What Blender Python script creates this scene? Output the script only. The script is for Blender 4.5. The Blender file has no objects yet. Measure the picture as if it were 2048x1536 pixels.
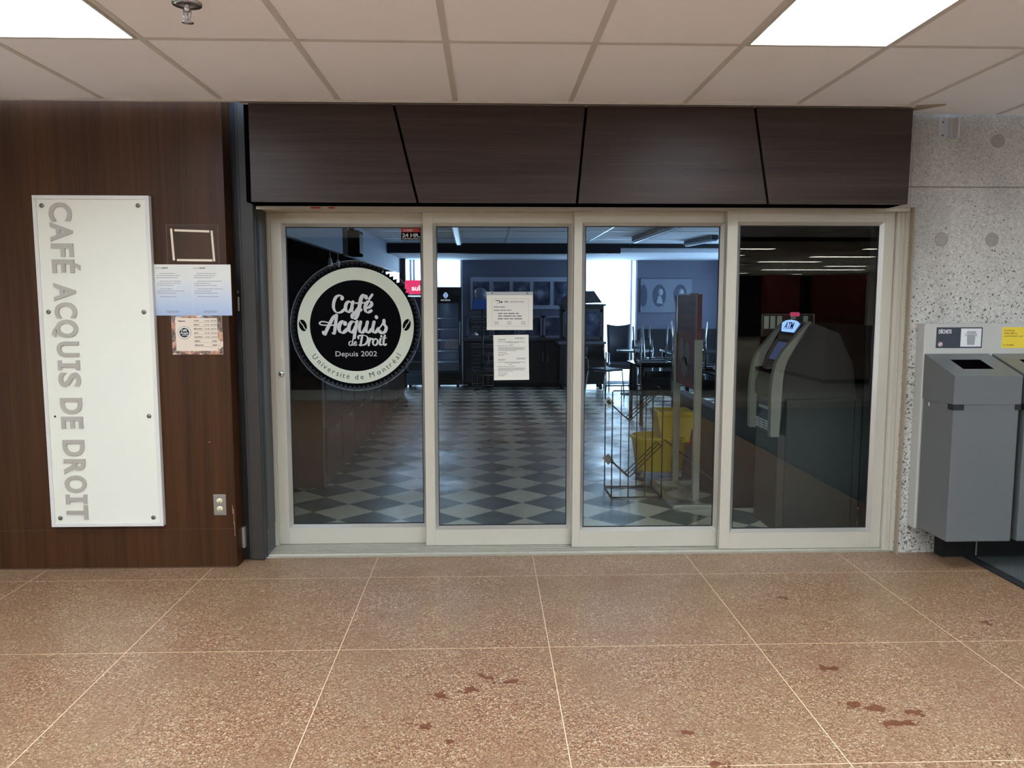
import bpy, bmesh, math, random
from mathutils import Vector, Matrix
random.seed(7)
sc = bpy.context.scene
COL = sc.collection
PI = math.pi

# ------------------------------------------------------------------ helpers
def lin(c):
    c = c / 255.0
    return c / 12.92 if c <= 0.04045 else ((c + 0.055) / 1.055) ** 2.4
def S(r, g, b):
    return (lin(r), lin(g), lin(b))

class NT:
    """small node-tree builder"""
    def __init__(s, m):
        m.use_nodes = True
        s.t = m.node_tree; s.t.nodes.clear()
        s.out = s.t.nodes.new('ShaderNodeOutputMaterial')
    def n(s, kind, **kw):
        nd = s.t.nodes.new('ShaderNode' + kind)
        for k, v in kw.items():
            if k.startswith('i_'):
                key = k[2:]; key = int(key) if key.isdigit() else key.replace('_', ' ')
                s.set(nd.inputs[key], v)
            else:
                setattr(nd, k, v)
        return nd
    def set(s, sock, v):
        if isinstance(v, bpy.types.NodeSocket): s.t.links.new(v, sock)
        elif isinstance(v, bpy.types.Node): s.t.links.new(v.outputs[0], sock)
        else:
            if sock.type == 'RGBA' and len(v) == 3: v = (*v, 1)
            sock.default_value = v
    def math(s, op, a, b=0.0, c=0.0, clamp=False):
        nd = s.t.nodes.new('ShaderNodeMath'); nd.operation = op; nd.use_clamp = clamp
        s.set(nd.inputs[0], a); s.set(nd.inputs[1], b); s.set(nd.inputs[2], c)
        return nd.outputs[0]
    def mix(s, f, a, b, blend='MIX'):
        nd = s.t.nodes.new('ShaderNodeMix'); nd.data_type = 'RGBA'; nd.blend_type = blend
        s.set(nd.inputs[0], f); s.set(nd.inputs[6], a); s.set(nd.inputs[7], b)
        return nd.outputs[2]
    def ramp(s, f, stops, interp='LINEAR'):
        nd = s.t.nodes.new('ShaderNodeValToRGB'); cr = nd.color_ramp; cr.interpolation = interp
        while len(cr.elements) < len(stops): cr.elements.new(0.5)
        for e, (p, c) in zip(cr.elements, stops):
            e.position = p; e.color = (*c, 1) if len(c) == 3 else c
        s.set(nd.inputs[0], f)
        return nd.outputs[0]
    def surf(s, sh):
        s.t.links.new(sh.outputs[0] if isinstance(sh, bpy.types.Node) else sh, s.out.inputs[0])
    def bsdf(s, col, rough=0.5, metal=0.0, spec=0.5, normal=None):
        b = s.n('BsdfPrincipled')
        s.set(b.inputs['Base Color'], col); s.set(b.inputs['Roughness'], rough)
        s.set(b.inputs['Metallic'], metal); s.set(b.inputs['Specular IOR Level'], spec)
        if normal is not None: s.set(b.inputs['Normal'], normal)
        return b
    def coord(s, which='Object'):
        return s.n('TexCoord').outputs[which]
    def mapped(s, scale, which='Object', loc=(0, 0, 0), rot=(0, 0, 0)):
        return s.n('Mapping', i_Vector=s.coord(which), i_Scale=scale, i_Location=loc, i_Rotation=rot).outputs[0]

MATS = {}
def M(name, rgb, rough=0.5, metal=0.0, spec=0.5, var=0.06, scale=9.0, bump=0.0, bscale=200.0):
    """principled material with a faint procedural mottling"""
    if name in MATS: return MATS[name]
    m = bpy.data.materials.new(name); t = NT(m)
    nz = t.n('TexNoise', i_Vector=t.coord(), i_Scale=scale, i_Detail=4.0)
    c = t.mix(nz.outputs[0], tuple(x * (1 - var) for x in rgb), tuple(min(1, x * (1 + var)) for x in rgb))
    nrm = None
    if bump:
        nb = t.n('TexNoise', i_Vector=t.coord(), i_Scale=bscale, i_Detail=3.0)
        nrm = t.n('Bump', i_Strength=bump, i_Distance=0.002, i_Height=nb.outputs[0]).outputs[0]
    t.surf(t.bsdf(c, rough, metal, spec, nrm))
    MATS[name] = m
    return m
def EM(name, rgb, strength):
    m = bpy.data.materials.new(name); t = NT(m)
    t.surf(t.n('Emission', i_Color=rgb, i_Strength=strength)); MATS[name] = m
    return m

class MB:
    """collects shapes (local or world coordinates) into one mesh"""
    def __init__(s): s.bm = bmesh.new()
    def box(s, x0, x1, y0, y1, z0, z1, mat=None, bevel=0.0):
        b = s.bm if not bevel else bmesh.new()
        vs = [b.verts.new((x, y, z)) for z in (z0, z1) for y in (y0, y1) for x in (x0, x1)]
        for f in ((0, 2, 3, 1), (4, 5, 7, 6), (0, 1, 5, 4), (2, 6, 7, 3), (0, 4, 6, 2), (1, 3, 7, 5)):
            b.faces.new([vs[i] for i in f])
        if bevel:
            bmesh.ops.bevel(b, geom=b.edges[:], offset=bevel, segments=2, affect='EDGES', profile=0.5)
        if mat is not None: b.transform(mat)
        if bevel: s.join(b)
        return s
    def join(s, b):
        me = bpy.data.meshes.new('t'); b.to_mesh(me); b.free(); s.bm.from_mesh(me); bpy.data.meshes.remove(me)
    def poly(s, pts, vec=None):
        """flat polygon, extruded along vec when given"""
        b = bmesh.new()
        f = b.faces.new([b.verts.new(p) for p in pts])
        if vec is not None:
            r = bmesh.ops.extrude_face_region(b, geom=[f])
            bmesh.ops.translate(b, verts=[v for v in r['geom'] if isinstance(v, bmesh.types.BMVert)], vec=vec)
            bmesh.ops.recalc_face_normals(b, faces=b.faces[:])
        s.join(b); return s
    def tube(s, pts, r, n=8, closed=False, cap=True):
        b = s.bm; P = [Vector(p) for p in pts]; rings = []
        N = len(P)
        up = None
        for i, p in enumerate(P):
            if closed: d = (P[(i + 1) % N] - P[i - 1])
            else: d = (P[min(i + 1, N - 1)] - P[max(i - 1, 0)])
            d.normalize()
            if up is None:
                up = Vector((0, 0, 1)) if abs(d.z) < 0.9 else Vector((1, 0, 0))
            a = d.cross(up)
            if a.length < 1e-4: a = d.cross(Vector((0, 1, 0)))
            a.normalize(); c = a.cross(d).normalized(); up = c
            rr = r[i] if isinstance(r, (list, tuple)) else r
            k = 1.0
            if 0 < i < N - 1:
                d1 = (P[i] - P[i - 1]).normalized(); d2 = (P[i + 1] - P[i]).normalized()
                k = 1 / max(0.5, math.sqrt(max(0.05, (1 + d1.dot(d2)) / 2)))
            rings.append([b.verts.new(p + (a * math.cos(2 * PI * j / n) + c * math.sin(2 * PI * j / n)) * rr) for j in range(n)])
        M_ = N if closed else N - 1
        for i in range(M_):
            r0, r1 = rings[i], rings[(i + 1) % N]
            for j in range(n):
                f = b.faces.new([r0[j], r0[(j + 1) % n], r1[(j + 1) % n], r1[j]]); f.smooth = True
        if cap and not closed:
            b.faces.new(rings[0][::-1]); b.faces.new(rings[-1])
        return s
    def seg(s, a, b, r, n=8): return s.tube([a, b], r, n)
    def lathe(s, prof, cx=0, cy=0, n=24, mat=None, sx=1, sy=1):
        """prof: list of (radius, z)"""
        b = bmesh.new(); rings = []
        for (r, z) in prof:
            rings.append([b.verts.new((cx + sx * r * math.cos(2 * PI * j / n), cy + sy * r * math.sin(2 * PI * j / n), z)) for j in range(n)])
        for i in range(len(rings) - 1):
            for j in range(n):
                f = b.faces.new([rings[i][j], rings[i][(j + 1) % n], rings[i + 1][(j + 1) % n], rings[i + 1][j]]); f.smooth = True
        if prof[0][0] > 1e-5: b.faces.new(rings[0][::-1])
        if prof[-1][0] > 1e-5: b.faces.new(rings[-1])
        bmesh.ops.remove_doubles(b, verts=b.verts[:], dist=1e-6)
        if mat is not None: b.transform(mat)
        s.join(b); return s
    def loft(s, secs, cap=True, smooth=True):
        b = s.bm; R = [[b.verts.new(p) for p in sec] for sec in secs]; n = len(R[0])
        for i in range(len(R) - 1):
            for j in range(n):
                f = b.faces.new([R[i][j], R[i][(j + 1) % n], R[i + 1][(j + 1) % n], R[i + 1][j]]); f.smooth = smooth
        if cap: b.faces.new(R[0][::-1]); b.faces.new(R[-1])
        return s
    def build(s, name, mat, parent=None, mods=None):
        me = bpy.data.meshes.new(name)
        bm = s.bm
        bmesh.ops.recalc_face_normals(bm, faces=bm.faces[:])
        o = bpy.data.objects.new(name, me)
        off = Vector((0, 0, 0))
        if parent is not None:
            p = parent
            while p is not None: off += p.location; p = p.parent
            if parent.get('local'): off = Vector((0, 0, 0))
            pp = parent
            while pp is not None:
                if pp.get('local_build'): off = Vector((0, 0, 0))
                pp = pp.parent
        else:
            xs = [v.co for v in bm.verts]
            if xs:
                off = Vector(((min(v.x for v in xs) + max(v.x for v in xs)) / 2, (min(v.y for v in xs) + max(v.y for v in xs)) / 2, min(v.z for v in xs)))
            o.location = off
        bmesh.ops.translate(bm, verts=bm.verts[:], vec=-off)
        bm.to_mesh(me); bm.free()
        if mat is not None: me.materials.append(mat)
        COL.objects.link(o)
        if parent is not None: o.parent = parent
        return o

def tag(o, label=None, cat=None, group=None, kind=None):
    if label: o['label'] = label
    if cat: o['category'] = cat
    if group: o['group'] = group
    if kind: o['kind'] = kind
    return o
def thing(name, label, cat, loc=(0, 0, 0), group=None, local=False, kind=None):
    o = bpy.data.objects.new(name, None); COL.objects.link(o); o.location = loc; o.empty_display_size = 0.05
    if local: o['local_build'] = 1
    return tag(o, label, cat, group, kind)
def struct(name, mb, mat, parent=None):
    o = mb.build(name, mat, parent)
    if parent is None: o['kind'] = 'structure'
    return o
def copy_tree(o, parent=None):
    c = o.copy(); COL.objects.link(c)
    if parent is not None: c.parent = parent
    for ch in list(o.children): copy_tree(ch, c)
    return c

# ------------------------------------------------------------------ text
def text_faces(s, size=1.0, bold=0.0, align='LEFT', space=1.0):
    cu = bpy.data.curves.new('t', 'FONT'); cu.body = s; cu.size = size; cu.offset = bold * size
    cu.align_x = align; cu.space_character = space; cu.resolution_u = 4; cu.fill_mode = 'BOTH'
    o = bpy.data.objects.new('t', cu); COL.objects.link(o)
    dg = bpy.context.evaluated_depsgraph_get()
    me = bpy.data.meshes.new_from_object(o.evaluated_get(dg))
    vs = [(v.co.x, v.co.y) for v in me.vertices]; fs = [list(p.vertices) for p in me.polygons]
    bpy.data.objects.remove(o); bpy.data.curves.remove(cu); bpy.data.meshes.remove(me)
    return vs, fs
def bbox(vs):
    xs = [v[0] for v in vs]; ys = [v[1] for v in vs]
    return min(xs), max(xs), min(ys), max(ys)
def put(mb, vs, fs, org, ux, uy, depth=0.0, ext=None):
    """place 2-D faces on the plane org + ux*x + uy*y, thickness along ext"""
    org, ux, uy = Vector(org), Vector(ux), Vector(uy)
    b = bmesh.new()
    V_ = [b.verts.new(org + ux * x + uy * y) for x, y in vs]
    for f in fs:
        try: b.faces.new([V_[i] for i in f])
        except ValueError: pass
    if depth:
        nrm = Vector(ext) * depth
        r = bmesh.ops.extrude_face_region(b, geom=b.faces[:])
        bmesh.ops.translate(b, verts=[v for v in r['geom'] if isinstance(v, bmesh.types.BMVert)], vec=nrm)
    mb.join(b)
def write(mb, s, x, z, y, size, bold=0.0, align='LEFT', ux=(1, 0, 0), uz=(0, 0, 1), width=None, space=1.0, depth=0.0006):
    """text on a wall facing the corridor (towards -Y); width fits it horizontally"""
    vs, fs = text_faces(s, size, bold, align, space)
    if not vs: return
    if width:
        a = bbox(vs); k = width / (a[1] - a[0]); vs = [(p[0] * k, p[1]) for p in vs]
    put(mb, vs, fs, (x, y, z), ux, uz, depth, (0, -1, 0))
def lines(parent, mat, y, items, seed=1):
    """rows of print too small to read, each row a part"""
    for k, (a, c, z, h) in enumerate(items):
        b = MB(); bars(b, a, c, z, y, h, seed + k); b.build('text_line', mat, parent)
def textline(parent, mat, *a, **k):
    b = MB(); write(b, *a, **k); return b.build('text_line', mat, parent)
def bars(mb, x0, x1, z, y, h, seed, wmin=0.25, words=True):
    """a line of print too small to read: short dashes"""
    r = random.Random(seed); x = x0
    while x < x1 - 0.002:
        w = min(r.uniform(2.5, 8) * h, x1 - x)
        mb.box(x, x + w, y - 0.0004, y, z, z + h); x += w + h * 0.8
def arc_pts(cx, cy, r, a0, a1, n):
    return [(cx + r * math.cos(a0 + (a1 - a0) * i / n), cy + r * math.sin(a0 + (a1 - a0) * i / n)) for i in range(n + 1)]
def catmull(P, n=8):
    out = []; P = [P[0]] + list(P) + [P[-1]]
    for i in range(1, len(P) - 2):
        p0, p1, p2, p3 = P[i - 1], P[i], P[i + 1], P[i + 2]
        for k in range(n):
            t = k / n
            out.append(tuple(0.5 * ((2 * p1[j]) + (-p0[j] + p2[j]) * t + (2 * p0[j] - 5 * p1[j] + 4 * p2[j] - p3[j]) * t * t + (-p0[j] + 3 * p1[j] - 3 * p2[j] + p3[j]) * t ** 3) for j in range(2)))
    out.append(tuple(P[-2])); return out
def nib(P, thick, thin, ang=0.35, w=None):
    """outline of a broad-pen stroke: heavy on down strokes, thin on cross strokes; list of quads"""
    C_ = catmull(P, 8); L, R = [], []
    for i, p in enumerate(C_):
        a = C_[max(i - 1, 0)]; b = C_[min(i + 1, len(C_) - 1)]
        dx, dy = b[0] - a[0], b[1] - a[1]; l = math.hypot(dx, dy) or 1; dx /= l; dy /= l
        th = thin + (thick - thin) * abs(dx * math.sin(ang) - dy * math.cos(ang)) ** 1.3
        th *= 0.5
        L.append((p[0] - dy * th, p[1] + dx * th)); R.append((p[0] + dy * th, p[1] - dx * th))
    quads = [[L[i], L[i + 1], R[i + 1], R[i]] for i in range(len(C_) - 1)]
    caps = []
    for p, q in ((C_[0], (L[0], R[0])), (C_[-1], (L[-1], R[-1]))):
        r = math.hypot(q[0][0] - q[1][0], q[0][1] - q[1][1]) / 2
        caps.append([(p[0] + r * math.cos(2 * PI * k / 12), p[1] + r * math.sin(2 * PI * k / 12)) for k in range(12)])
    return quads + caps

# ------------------------------------------------------------------ materials
def wood(name, dark, light, axis='Z', rough=0.42, spec=0.22):
    m = bpy.data.materials.new(name); t = NT(m)
    sc_ = (34, 10, 0.9) if axis == 'Z' else (0.8, 10, 26)
    v = t.mapped(sc_)
    n1 = t.n('TexNoise', i_Vector=v, i_Scale=1.0, i_Detail=5.0, i_Roughness=0.6, i_Distortion=0.25)
    v2 = t.mapped((5, 3, 0.15) if axis == 'Z' else (0.2, 3, 7), loc=(3.3, 1, 0.4))
    n2 = t.n('TexNoise', i_Vector=v2, i_Scale=1.0, i_Detail=2.0)
    v3 = t.mapped((160, 20, 2.2) if axis == 'Z' else (2.2, 20, 160))
    n3 = t.n('TexNoise', i_Vector=v3, i_Scale=1.0, i_Detail=2.0)
    f = t.math('ADD', t.math('MULTIPLY', n1.outputs[0], 0.5), t.math('MULTIPLY', n2.outputs[0], 0.5))
    f = t.math('ADD', f, t.math('MULTIPLY', t.math('SUBTRACT', n3.outputs[0], 0.5), 0.3))
    c = t.ramp(f, [(0.33, dark), (0.5, tuple((a + b) / 2 for a, b in zip(dark, light))), (0.68, light)])
    t.surf(t.bsdf(c, rough, 0, spec, t.n('Bump', i_Strength=0.08, i_Distance=0.001, i_Height=f).outputs[0]))
    MATS[name] = m; return m
WOODV = wood('wall_wood', S(51, 29, 12), S(78, 47, 22), 'Z')
WOODH = wood('header_wood', S(48, 38, 35), S(74, 61, 56), 'X', 0.36)
WOODC = wood('counter_wood', S(30, 18, 13), S(46, 29, 21), 'Z', 0.5, 0.1)

def terrazzo():
    m = bpy.data.materials.new('terrazzo'); t = NT(m)
    P = t.coord()
    v1 = t.n('TexVoronoi', i_Vector=t.mapped((1, 1, 1)), i_Scale=140.0)
    rnd = t.n('SeparateColor', i_Color=v1.outputs['Color']).outputs[0]
    chips = t.ramp(rnd, [(0.0, S(84, 52, 38)), (0.25, S(134, 88, 66)), (0.55, S(170, 122, 95)), (0.8, S(198, 156, 124)), (0.92, S(222, 190, 158)), (1.0, S(250, 232, 208))])
    v2 = t.n('TexVoronoi', i_Vector=t.mapped((1, 1, 1), loc=(5.1, 2.2, 0)), i_Scale=260.0)
    rnd2 = t.n('SeparateColor', i_Color=v2.outputs['Color']).outputs[1]
    fine = t.ramp(rnd2, [(0.0, S(86, 50, 36)), (0.5, S(162, 112, 88)), (0.85, S(200, 158, 128)), (1.0, S(252, 238, 218))])
    c = t.mix(0.5, chips, fine)
    # sparse large pale chips
    v3 = t.n('TexVoronoi', i_Vector=t.mapped((1, 1.0, 1), loc=(1.7, 0.3, 0)), i_Scale=28.0)
    pal = t.math('LESS_THAN', v3.outputs['Distance'], t.math('MULTIPLY', t.n('SeparateColor', i_Color=v3.outputs['Color']).outputs[2], 0.16))
    c = t.mix(t.math('MULTIPLY', pal, 0.55), c, S(228, 205, 178))
    # scuffs and worn patches
    nz = t.n('TexNoise', i_Vector=P, i_Scale=1.6, i_Detail=6.0, i_Roughness=0.62)
    c = t.mix(t.ramp(nz.outputs[0], [(0.35, (0, 0, 0)), (0.7, (0.45, 0.45, 0.45))]), c, S(166, 140, 112))
    nz2 = t.n('TexNoise', i_Vector=t.mapped((9, 3.5, 1), rot=(0, 0, 0.3)), i_Scale=1.0, i_Detail=5.0, i_Roughness=0.7)
    c = t.mix(t.ramp(nz2.outputs[0], [(0.6, (0, 0, 0)), (0.78, (0.5, 0.5, 0.5))]), c, S(190, 170, 140))
    nz3 = t.n('TexNoise', i_Vector=P, i_Scale=3.3, i_Detail=4.0)
    c = t.mix(t.ramp(nz3.outputs[0], [(0.45, (0, 0, 0)), (0.75, (0.4, 0.4, 0.4))]), c, S(146, 98, 78))
    c = t.mix(1.0, c, (0.61, 0.615, 0.54), 'MULTIPLY')
    # brass joints every 0.9144 m
    sp = t.n('SeparateXYZ', i_Vector=P)
    W = 0.9144
    for k, wd in ((0, 0.0017), (1, 0.0017)):
        a = t.math('ABSOLUTE', t.math('SUBTRACT', t.math('FRACT', t.math('ADD', t.math('DIVIDE', sp.outputs[k], W), 20.5)), 0.5))
        c = t.mix(t.math('LESS_THAN', a, wd / W), c, S(214, 180, 146))
    # brown spill marks
    nv = t.n('TexNoise', i_Vector=P, i_Scale=30.0, i_Detail=3.0)
    tot = None
    for (x, y, rx, ry, seed) in ((-.33, -1.288, .035, .045, 1), (-.182, -1.227, .06, .022, 2), (-.458, -1.331, .05, .035, 3), (-.271, -1.195, .022, .02, 4),
                                 (1.099, -1.447, .045, .04, 6), (1.181, -1.483, .05, .03, 7), (1.301, -1.516, .045, .03, 8), (1.212, -1.59, .075, .03, 9),
                                 (1.13, -1.156, .07, .025, 10), (2.077, -.713, .04, .03, 11), (1.239, -.373, .04, .03, 12), (.478, -1.824, .035, .025, 13),
                                 (-.404, -1.662, .02, .02, 14), (-.498, -1.561, .028, .025, 15), (.438, -1.628, .03, .02, 16), (-.55, -1.536, .02, .02, 17), (-.3, -1.16, .02, .02, 5)):
        v = t.n('Mapping', i_Vector=P, i_Location=(-x / rx, -y / ry, 0), i_Scale=(1 / rx, 1 / ry, 0))
        ln = t.n('VectorMath', operation='LENGTH', i_0=v.outputs[0]).outputs['Value']
        s_ = t.math('LESS_THAN', t.math('ADD', ln, t.math('MULTIPLY', t.math('SUBTRACT', nv.outputs[0], 0.46), 4.0)), 0.85)
        tot = s_ if tot is None else t.math('MAXIMUM', tot, s_)
    c = t.mix(t.math('MULTIPLY', tot, 0.85), c, S(92, 46, 24))
    rough = t.ramp(nz.outputs[0], [(0.3, (0.27,) * 3), (0.7, (0.42,) * 3)])
    t.surf(t.bsdf(c, rough, 0, 0.4))
    return m
TERRAZZO = terrazzo()

def checker_floor():
    m = bpy.data.materials.new('cafe_tiles'); t = NT(m); P = t.coord()
    T = 0.3048; q = 0.70710678
    u0 = (-0.221 + 1.602) * q / T; v0 = (0.221 + 1.602) * q / T
    u = t.math('ADD', t.n('VectorMath', operation='DOT_PRODUCT', i_0=P, i_1=(q / T, q / T, 0)).outputs['Value'], 0.5 - u0)
    v = t.math('ADD', t.n('VectorMath', operation='DOT_PRODUCT', i_0=P, i_1=(-q / T, q / T, 0)).outputs['Value'], 0.5 - v0)
    w = t.n('CombineXYZ', i_X=u, i_Y=v, i_Z=0.5)
    ck = t.n('TexChecker', i_Vector=w, i_Scale=1.0, i_Color1=(1, 1, 1), i_Color2=(0, 0, 0))
    n1 = t.n('TexNoise', i_Vector=t.mapped((14, 3, 1), rot=(0, 0, 0.8)), i_Scale=1.0, i_Detail=5.0)
    da = t.mix(n1.outputs[0], S(42, 56, 54), S(66, 81, 78))
    li = t.mix(n1.outputs[0], S(172, 163, 144), S(198, 189, 168))
    c = t.mix(ck.outputs[0], da, li)
    n2 = t.n('TexNoise', i_Vector=P, i_Scale=7.0, i_Detail=6.0, i_Roughness=0.6, i_Distortion=0.6)
    n3 = t.n('TexNoise', i_Vector=P, i_Scale=2.0, i_Detail=5.0)
    rough = t.ramp(n3.outputs[0], [(0.35, (0.26,) * 3), (0.65, (0.48,) * 3)])
    t.surf(t.bsdf(c, rough, 0, 0.95, t.n('Bump', i_Strength=0.22, i_Distance=0.004, i_Height=n2.outputs[0]).outputs[0]))
    return m
def concrete():
    m = bpy.data.materials.new('exposed_aggregate'); t = NT(m); P = t.coord()
    n1 = t.n('TexNoise', i_Vector=P, i_Scale=2.5, i_Detail=5.0)
    base = t.mix(n1.outputs[0], S(190, 187, 180), S(216, 213, 205))
    v1 = t.n('TexVoronoi', i_Vector=P, i_Scale=95.0)
    r1 = t.n('SeparateColor', i_Color=v1.outputs['Color'])
    base = t.mix(0.5, base, t.ramp(t.n('TexNoise', i_Vector=P, i_Scale=120.0, i_Detail=4.0).outputs[0], [(0.3, S(150, 147, 140)), (0.7, S(236, 232, 222))]))
    c = t.mix(0.28, base, t.ramp(r1.outputs[0], [(0, S(150, 147, 140)), (0.5, S(204, 200, 190)), (1, S(236, 231, 220))]))
    v2 = t.n('TexVoronoi', i_Vector=t.n('VectorMath', operation='ADD', i_0=P, i_1=t.n('VectorMath', operation='SCALE', i_0=t.n('TexNoise', i_Vector=P, i_Scale=60.0).outputs['Color'], i_Scale=0.016).outputs[0]).outputs[0], i_Scale=70.0)
    r2 = t.n('SeparateColor', i_Color=v2.outputs['Color'])
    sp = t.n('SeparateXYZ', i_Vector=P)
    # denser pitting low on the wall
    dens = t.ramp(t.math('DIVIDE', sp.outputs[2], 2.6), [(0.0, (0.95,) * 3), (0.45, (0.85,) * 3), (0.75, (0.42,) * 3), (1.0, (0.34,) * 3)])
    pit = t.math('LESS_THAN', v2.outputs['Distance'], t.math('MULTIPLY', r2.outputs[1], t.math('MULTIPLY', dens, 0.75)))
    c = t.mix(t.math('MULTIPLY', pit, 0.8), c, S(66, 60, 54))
    # casting joints
    for z in (2.158, 1.02):
        ln = t.math('LESS_THAN', t.math('ABSOLUTE', t.math('SUBTRACT', sp.outputs[2], z)), 0.004)
        c = t.mix(t.math('MULTIPLY', ln, 0.6), c, S(84, 78, 70))
    n4 = t.n('TexNoise', i_Vector=t.mapped((2.2, 1, 0.8)), i_Scale=1.0, i_Detail=5.0)
    c = t.mix(t.ramp(n4.outputs[0], [(0.5, (0, 0, 0)), (0.75, (0.5,) * 3)]), c, S(104, 98, 90))
    h = t.math('SUBTRACT', t.math('MULTIPLY', r1.outputs[1], 0.4), pit)
    t.surf(t.bsdf(c, 0.85, 0, 0.25, t.n('Bump', i_Strength=0.6, i_Distance=0.004, i_Height=h).outputs[0]))
    return m
def ceiling_tile():
    m = bpy.data.materials.new('ceiling_tile'); t = NT(m); P = t.coord()
    n1 = t.n('TexNoise', i_Vector=P, i_Scale=150.0, i_Detail=3.0)
    n2 = t.n('TexNoise', i_Vector=P, i_Scale=2.0, i_Detail=3.0)
    c = t.mix(n2.outputs[0], S(244, 243, 246), S(250, 249, 251))
    t.surf(t.bsdf(c, 0.9, 0, 0.2, t.n('Bump', i_Strength=0.12, i_Distance=0.002, i_Height=n1.outputs[0]).outputs[0]))
    return m
def glass(name, tint=(0.93, 0.97, 0.96)):
    m = bpy.data.materials.new(name); t = NT(m)
    lw = t.n('LayerWeight', i_Blend=0.5)
    f5 = t.math('POWER', lw.outputs['Facing'], 5.0)
    fr = t.math('ADD', t.math('MULTIPLY', f5, 0.96), 0.034)
    tr = t.n('BsdfTransparent', i_Color=tint); gl = t.n('BsdfGlossy', i_Color=(1, 1, 1), i_Roughness=0.0)
    mx = t.n('MixShader', i_0=fr, i_1=tr, i_2=gl); t.surf(mx)
    MATS[name] = m; return m
def film(name, col, opac):
    m = bpy.data.materials.new(name); t = NT(m)
    nz = t.n('TexNoise', i_Vector=t.coord(), i_Scale=30.0)
    f = t.math('MULTIPLY', t.math('ADD', t.math('MULTIPLY', nz.outputs[0], 0.3), 0.85), opac)
    t.surf(t.n('MixShader', i_0=f, i_1=t.n('BsdfTransparent'), i_2=t.n('BsdfPrincipled', i_Base_Color=col, i_Roughness=0.25)))
    MATS[name] = m; return m
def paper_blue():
    m = bpy.data.materials.new('blue_gradient'); t = NT(m)
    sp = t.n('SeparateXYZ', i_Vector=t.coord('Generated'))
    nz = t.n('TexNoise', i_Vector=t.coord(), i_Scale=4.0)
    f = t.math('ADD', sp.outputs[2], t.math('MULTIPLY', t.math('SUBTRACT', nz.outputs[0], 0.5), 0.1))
    c = t.ramp(f, [(0.0, S(156, 172, 200)), (0.35, S(188, 196, 208)), (0.7, S(214, 214, 208)), (1.0, S(218, 216, 204))])  # colour runs from pale blue at the bottom to off-white at the top
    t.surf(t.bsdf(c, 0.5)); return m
def collage():
    m = bpy.data.materials.new('photo_collage_print'); t = NT(m); P = t.coord()
    v = t.n('TexVoronoi', i_Vector=P, i_Scale=26.0, i_Randomness=1.0)
    r = t.n('SeparateColor', i_Color=v.outputs['Color'])
    c = t.ramp(r.outputs[0], [(0, S(60, 30, 26)), (0.25, S(190, 130, 100)), (0.45, S(226, 205, 180)), (0.6, S(120, 50, 50)), (0.75, S(90, 140, 180)), (0.9, S(235, 225, 210))], 'CONSTANT')
    n = t.n('TexNoise', i_Vector=P, i_Scale=60.0, i_Detail=3.0)
    c = t.mix(0.3, c, t.ramp(n.outputs[0], [(0.3, S(50, 30, 26)), (0.7, S(235, 215, 190))]))
    t.surf(t.bsdf(c, 0.4)); return m
def portrait(seed):
    m = bpy.data.materials.new('portrait_print'); t = NT(m)
    n = t.n('TexNoise', i_Vector=t.mapped((1, 1, 1), loc=(seed * 3.1, 0, seed)), i_Scale=5.0, i_Detail=3.0)
    t.surf(t.bsdf(t.ramp(n.outputs[0], [(0.35, S(30, 38, 60)), (0.55, S(70, 78, 100)), (0.7, S(130, 135, 150))]), 0.3)); return m
def mat_ribs():
    m = bpy.data.materials.new('ribbed_mat'); t = NT(m)
    w = t.n('TexWave', i_Vector=t.mapped((1, 1, 1), rot=(0, 0, 0.6)), i_Scale=55.0, i_Distortion=0.5)
    w2 = t.n('TexWave', i_Vector=t.mapped((1, 1, 1), rot=(0, 0, -0.9)), i_Scale=55.0, i_Distortion=0.5)
    f = t.math('MULTIPLY', w.outputs[1], w2.outputs[1])
    c = t.ramp(f, [(0.1, S(52, 56, 56)), (0.6, S(110, 114, 112))])
    t.surf(t.bsdf(c, 0.9, 0, 0.2, t.n('Bump', i_Strength=0.5, i_Distance=0.004, i_Height=f).outputs[0])); return m

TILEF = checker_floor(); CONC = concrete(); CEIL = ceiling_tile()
GLASS = glass('door_glass'); WGLASS = glass('window_glass', (0.97, 0.99, 1.0))
ALU = M('satin_aluminium', S(196, 190, 174), 0.42, 0.25, 0.5, 0.05, 6)
BEAD = M('bead_aluminium', S(208, 207, 200), 0.28, 0.75, 0.5, 0.03, 6)
ALUD = M('dull_aluminium', S(160, 156, 142), 0.5, 0.3, 0.5, 0.12, 20)
DKM = M('dark_painted_metal', S(52, 47, 43), 0.5, 0, 0.4, 0.15, 8)
BLK = M('black_paint', S(14, 14, 16), 0.5)
TBAR = M('grid_bar', S(206, 202, 194), 0.6)
WHITEB = M('sign_white', S(226, 224, 208), 0.35, 0, 0.5, 0.02)
SIGNF = M('sign_frame_white', S(214, 210, 202), 0.4, 0, 0.5, 0.03)
SCREW = M('screw_metal', S(120, 118, 112), 0.35, 0.8)
LETTER = M('letter_grey', S(172, 166, 154), 0.4, 0.1, 0.5, 0.06, 3)
PAPER = M('paper', S(222, 220, 208), 0.7, 0, 0.2, 0.02)
INK = M('ink_grey', S(120, 120, 118), 0.7); INKD = M('ink_black', S(28, 28, 30), 0.7)
TAPE = M('masking_tape', S(226, 208, 186), 0.7)
DWHITE = M('vinyl_pale', S(196, 202, 184), 0.5, 0, 0.3, 0.03); DBLACK = M('vinyl_black', S(3, 3, 6), 0.6, 0, 0.04, 0.02); DSILV = M('vinyl_silver', S(196, 198, 196), 0.45, 0, 0.3, 0.04, 40)
BIN = M('bin_grey', S(112, 114, 114), 0.4, 0.35, 0.5, 0.05, 3, 0.1, 120)
BOARD = M('board_grey', S(190, 188, 180), 0.4, 0.1, 0.5, 0.03)
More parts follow.
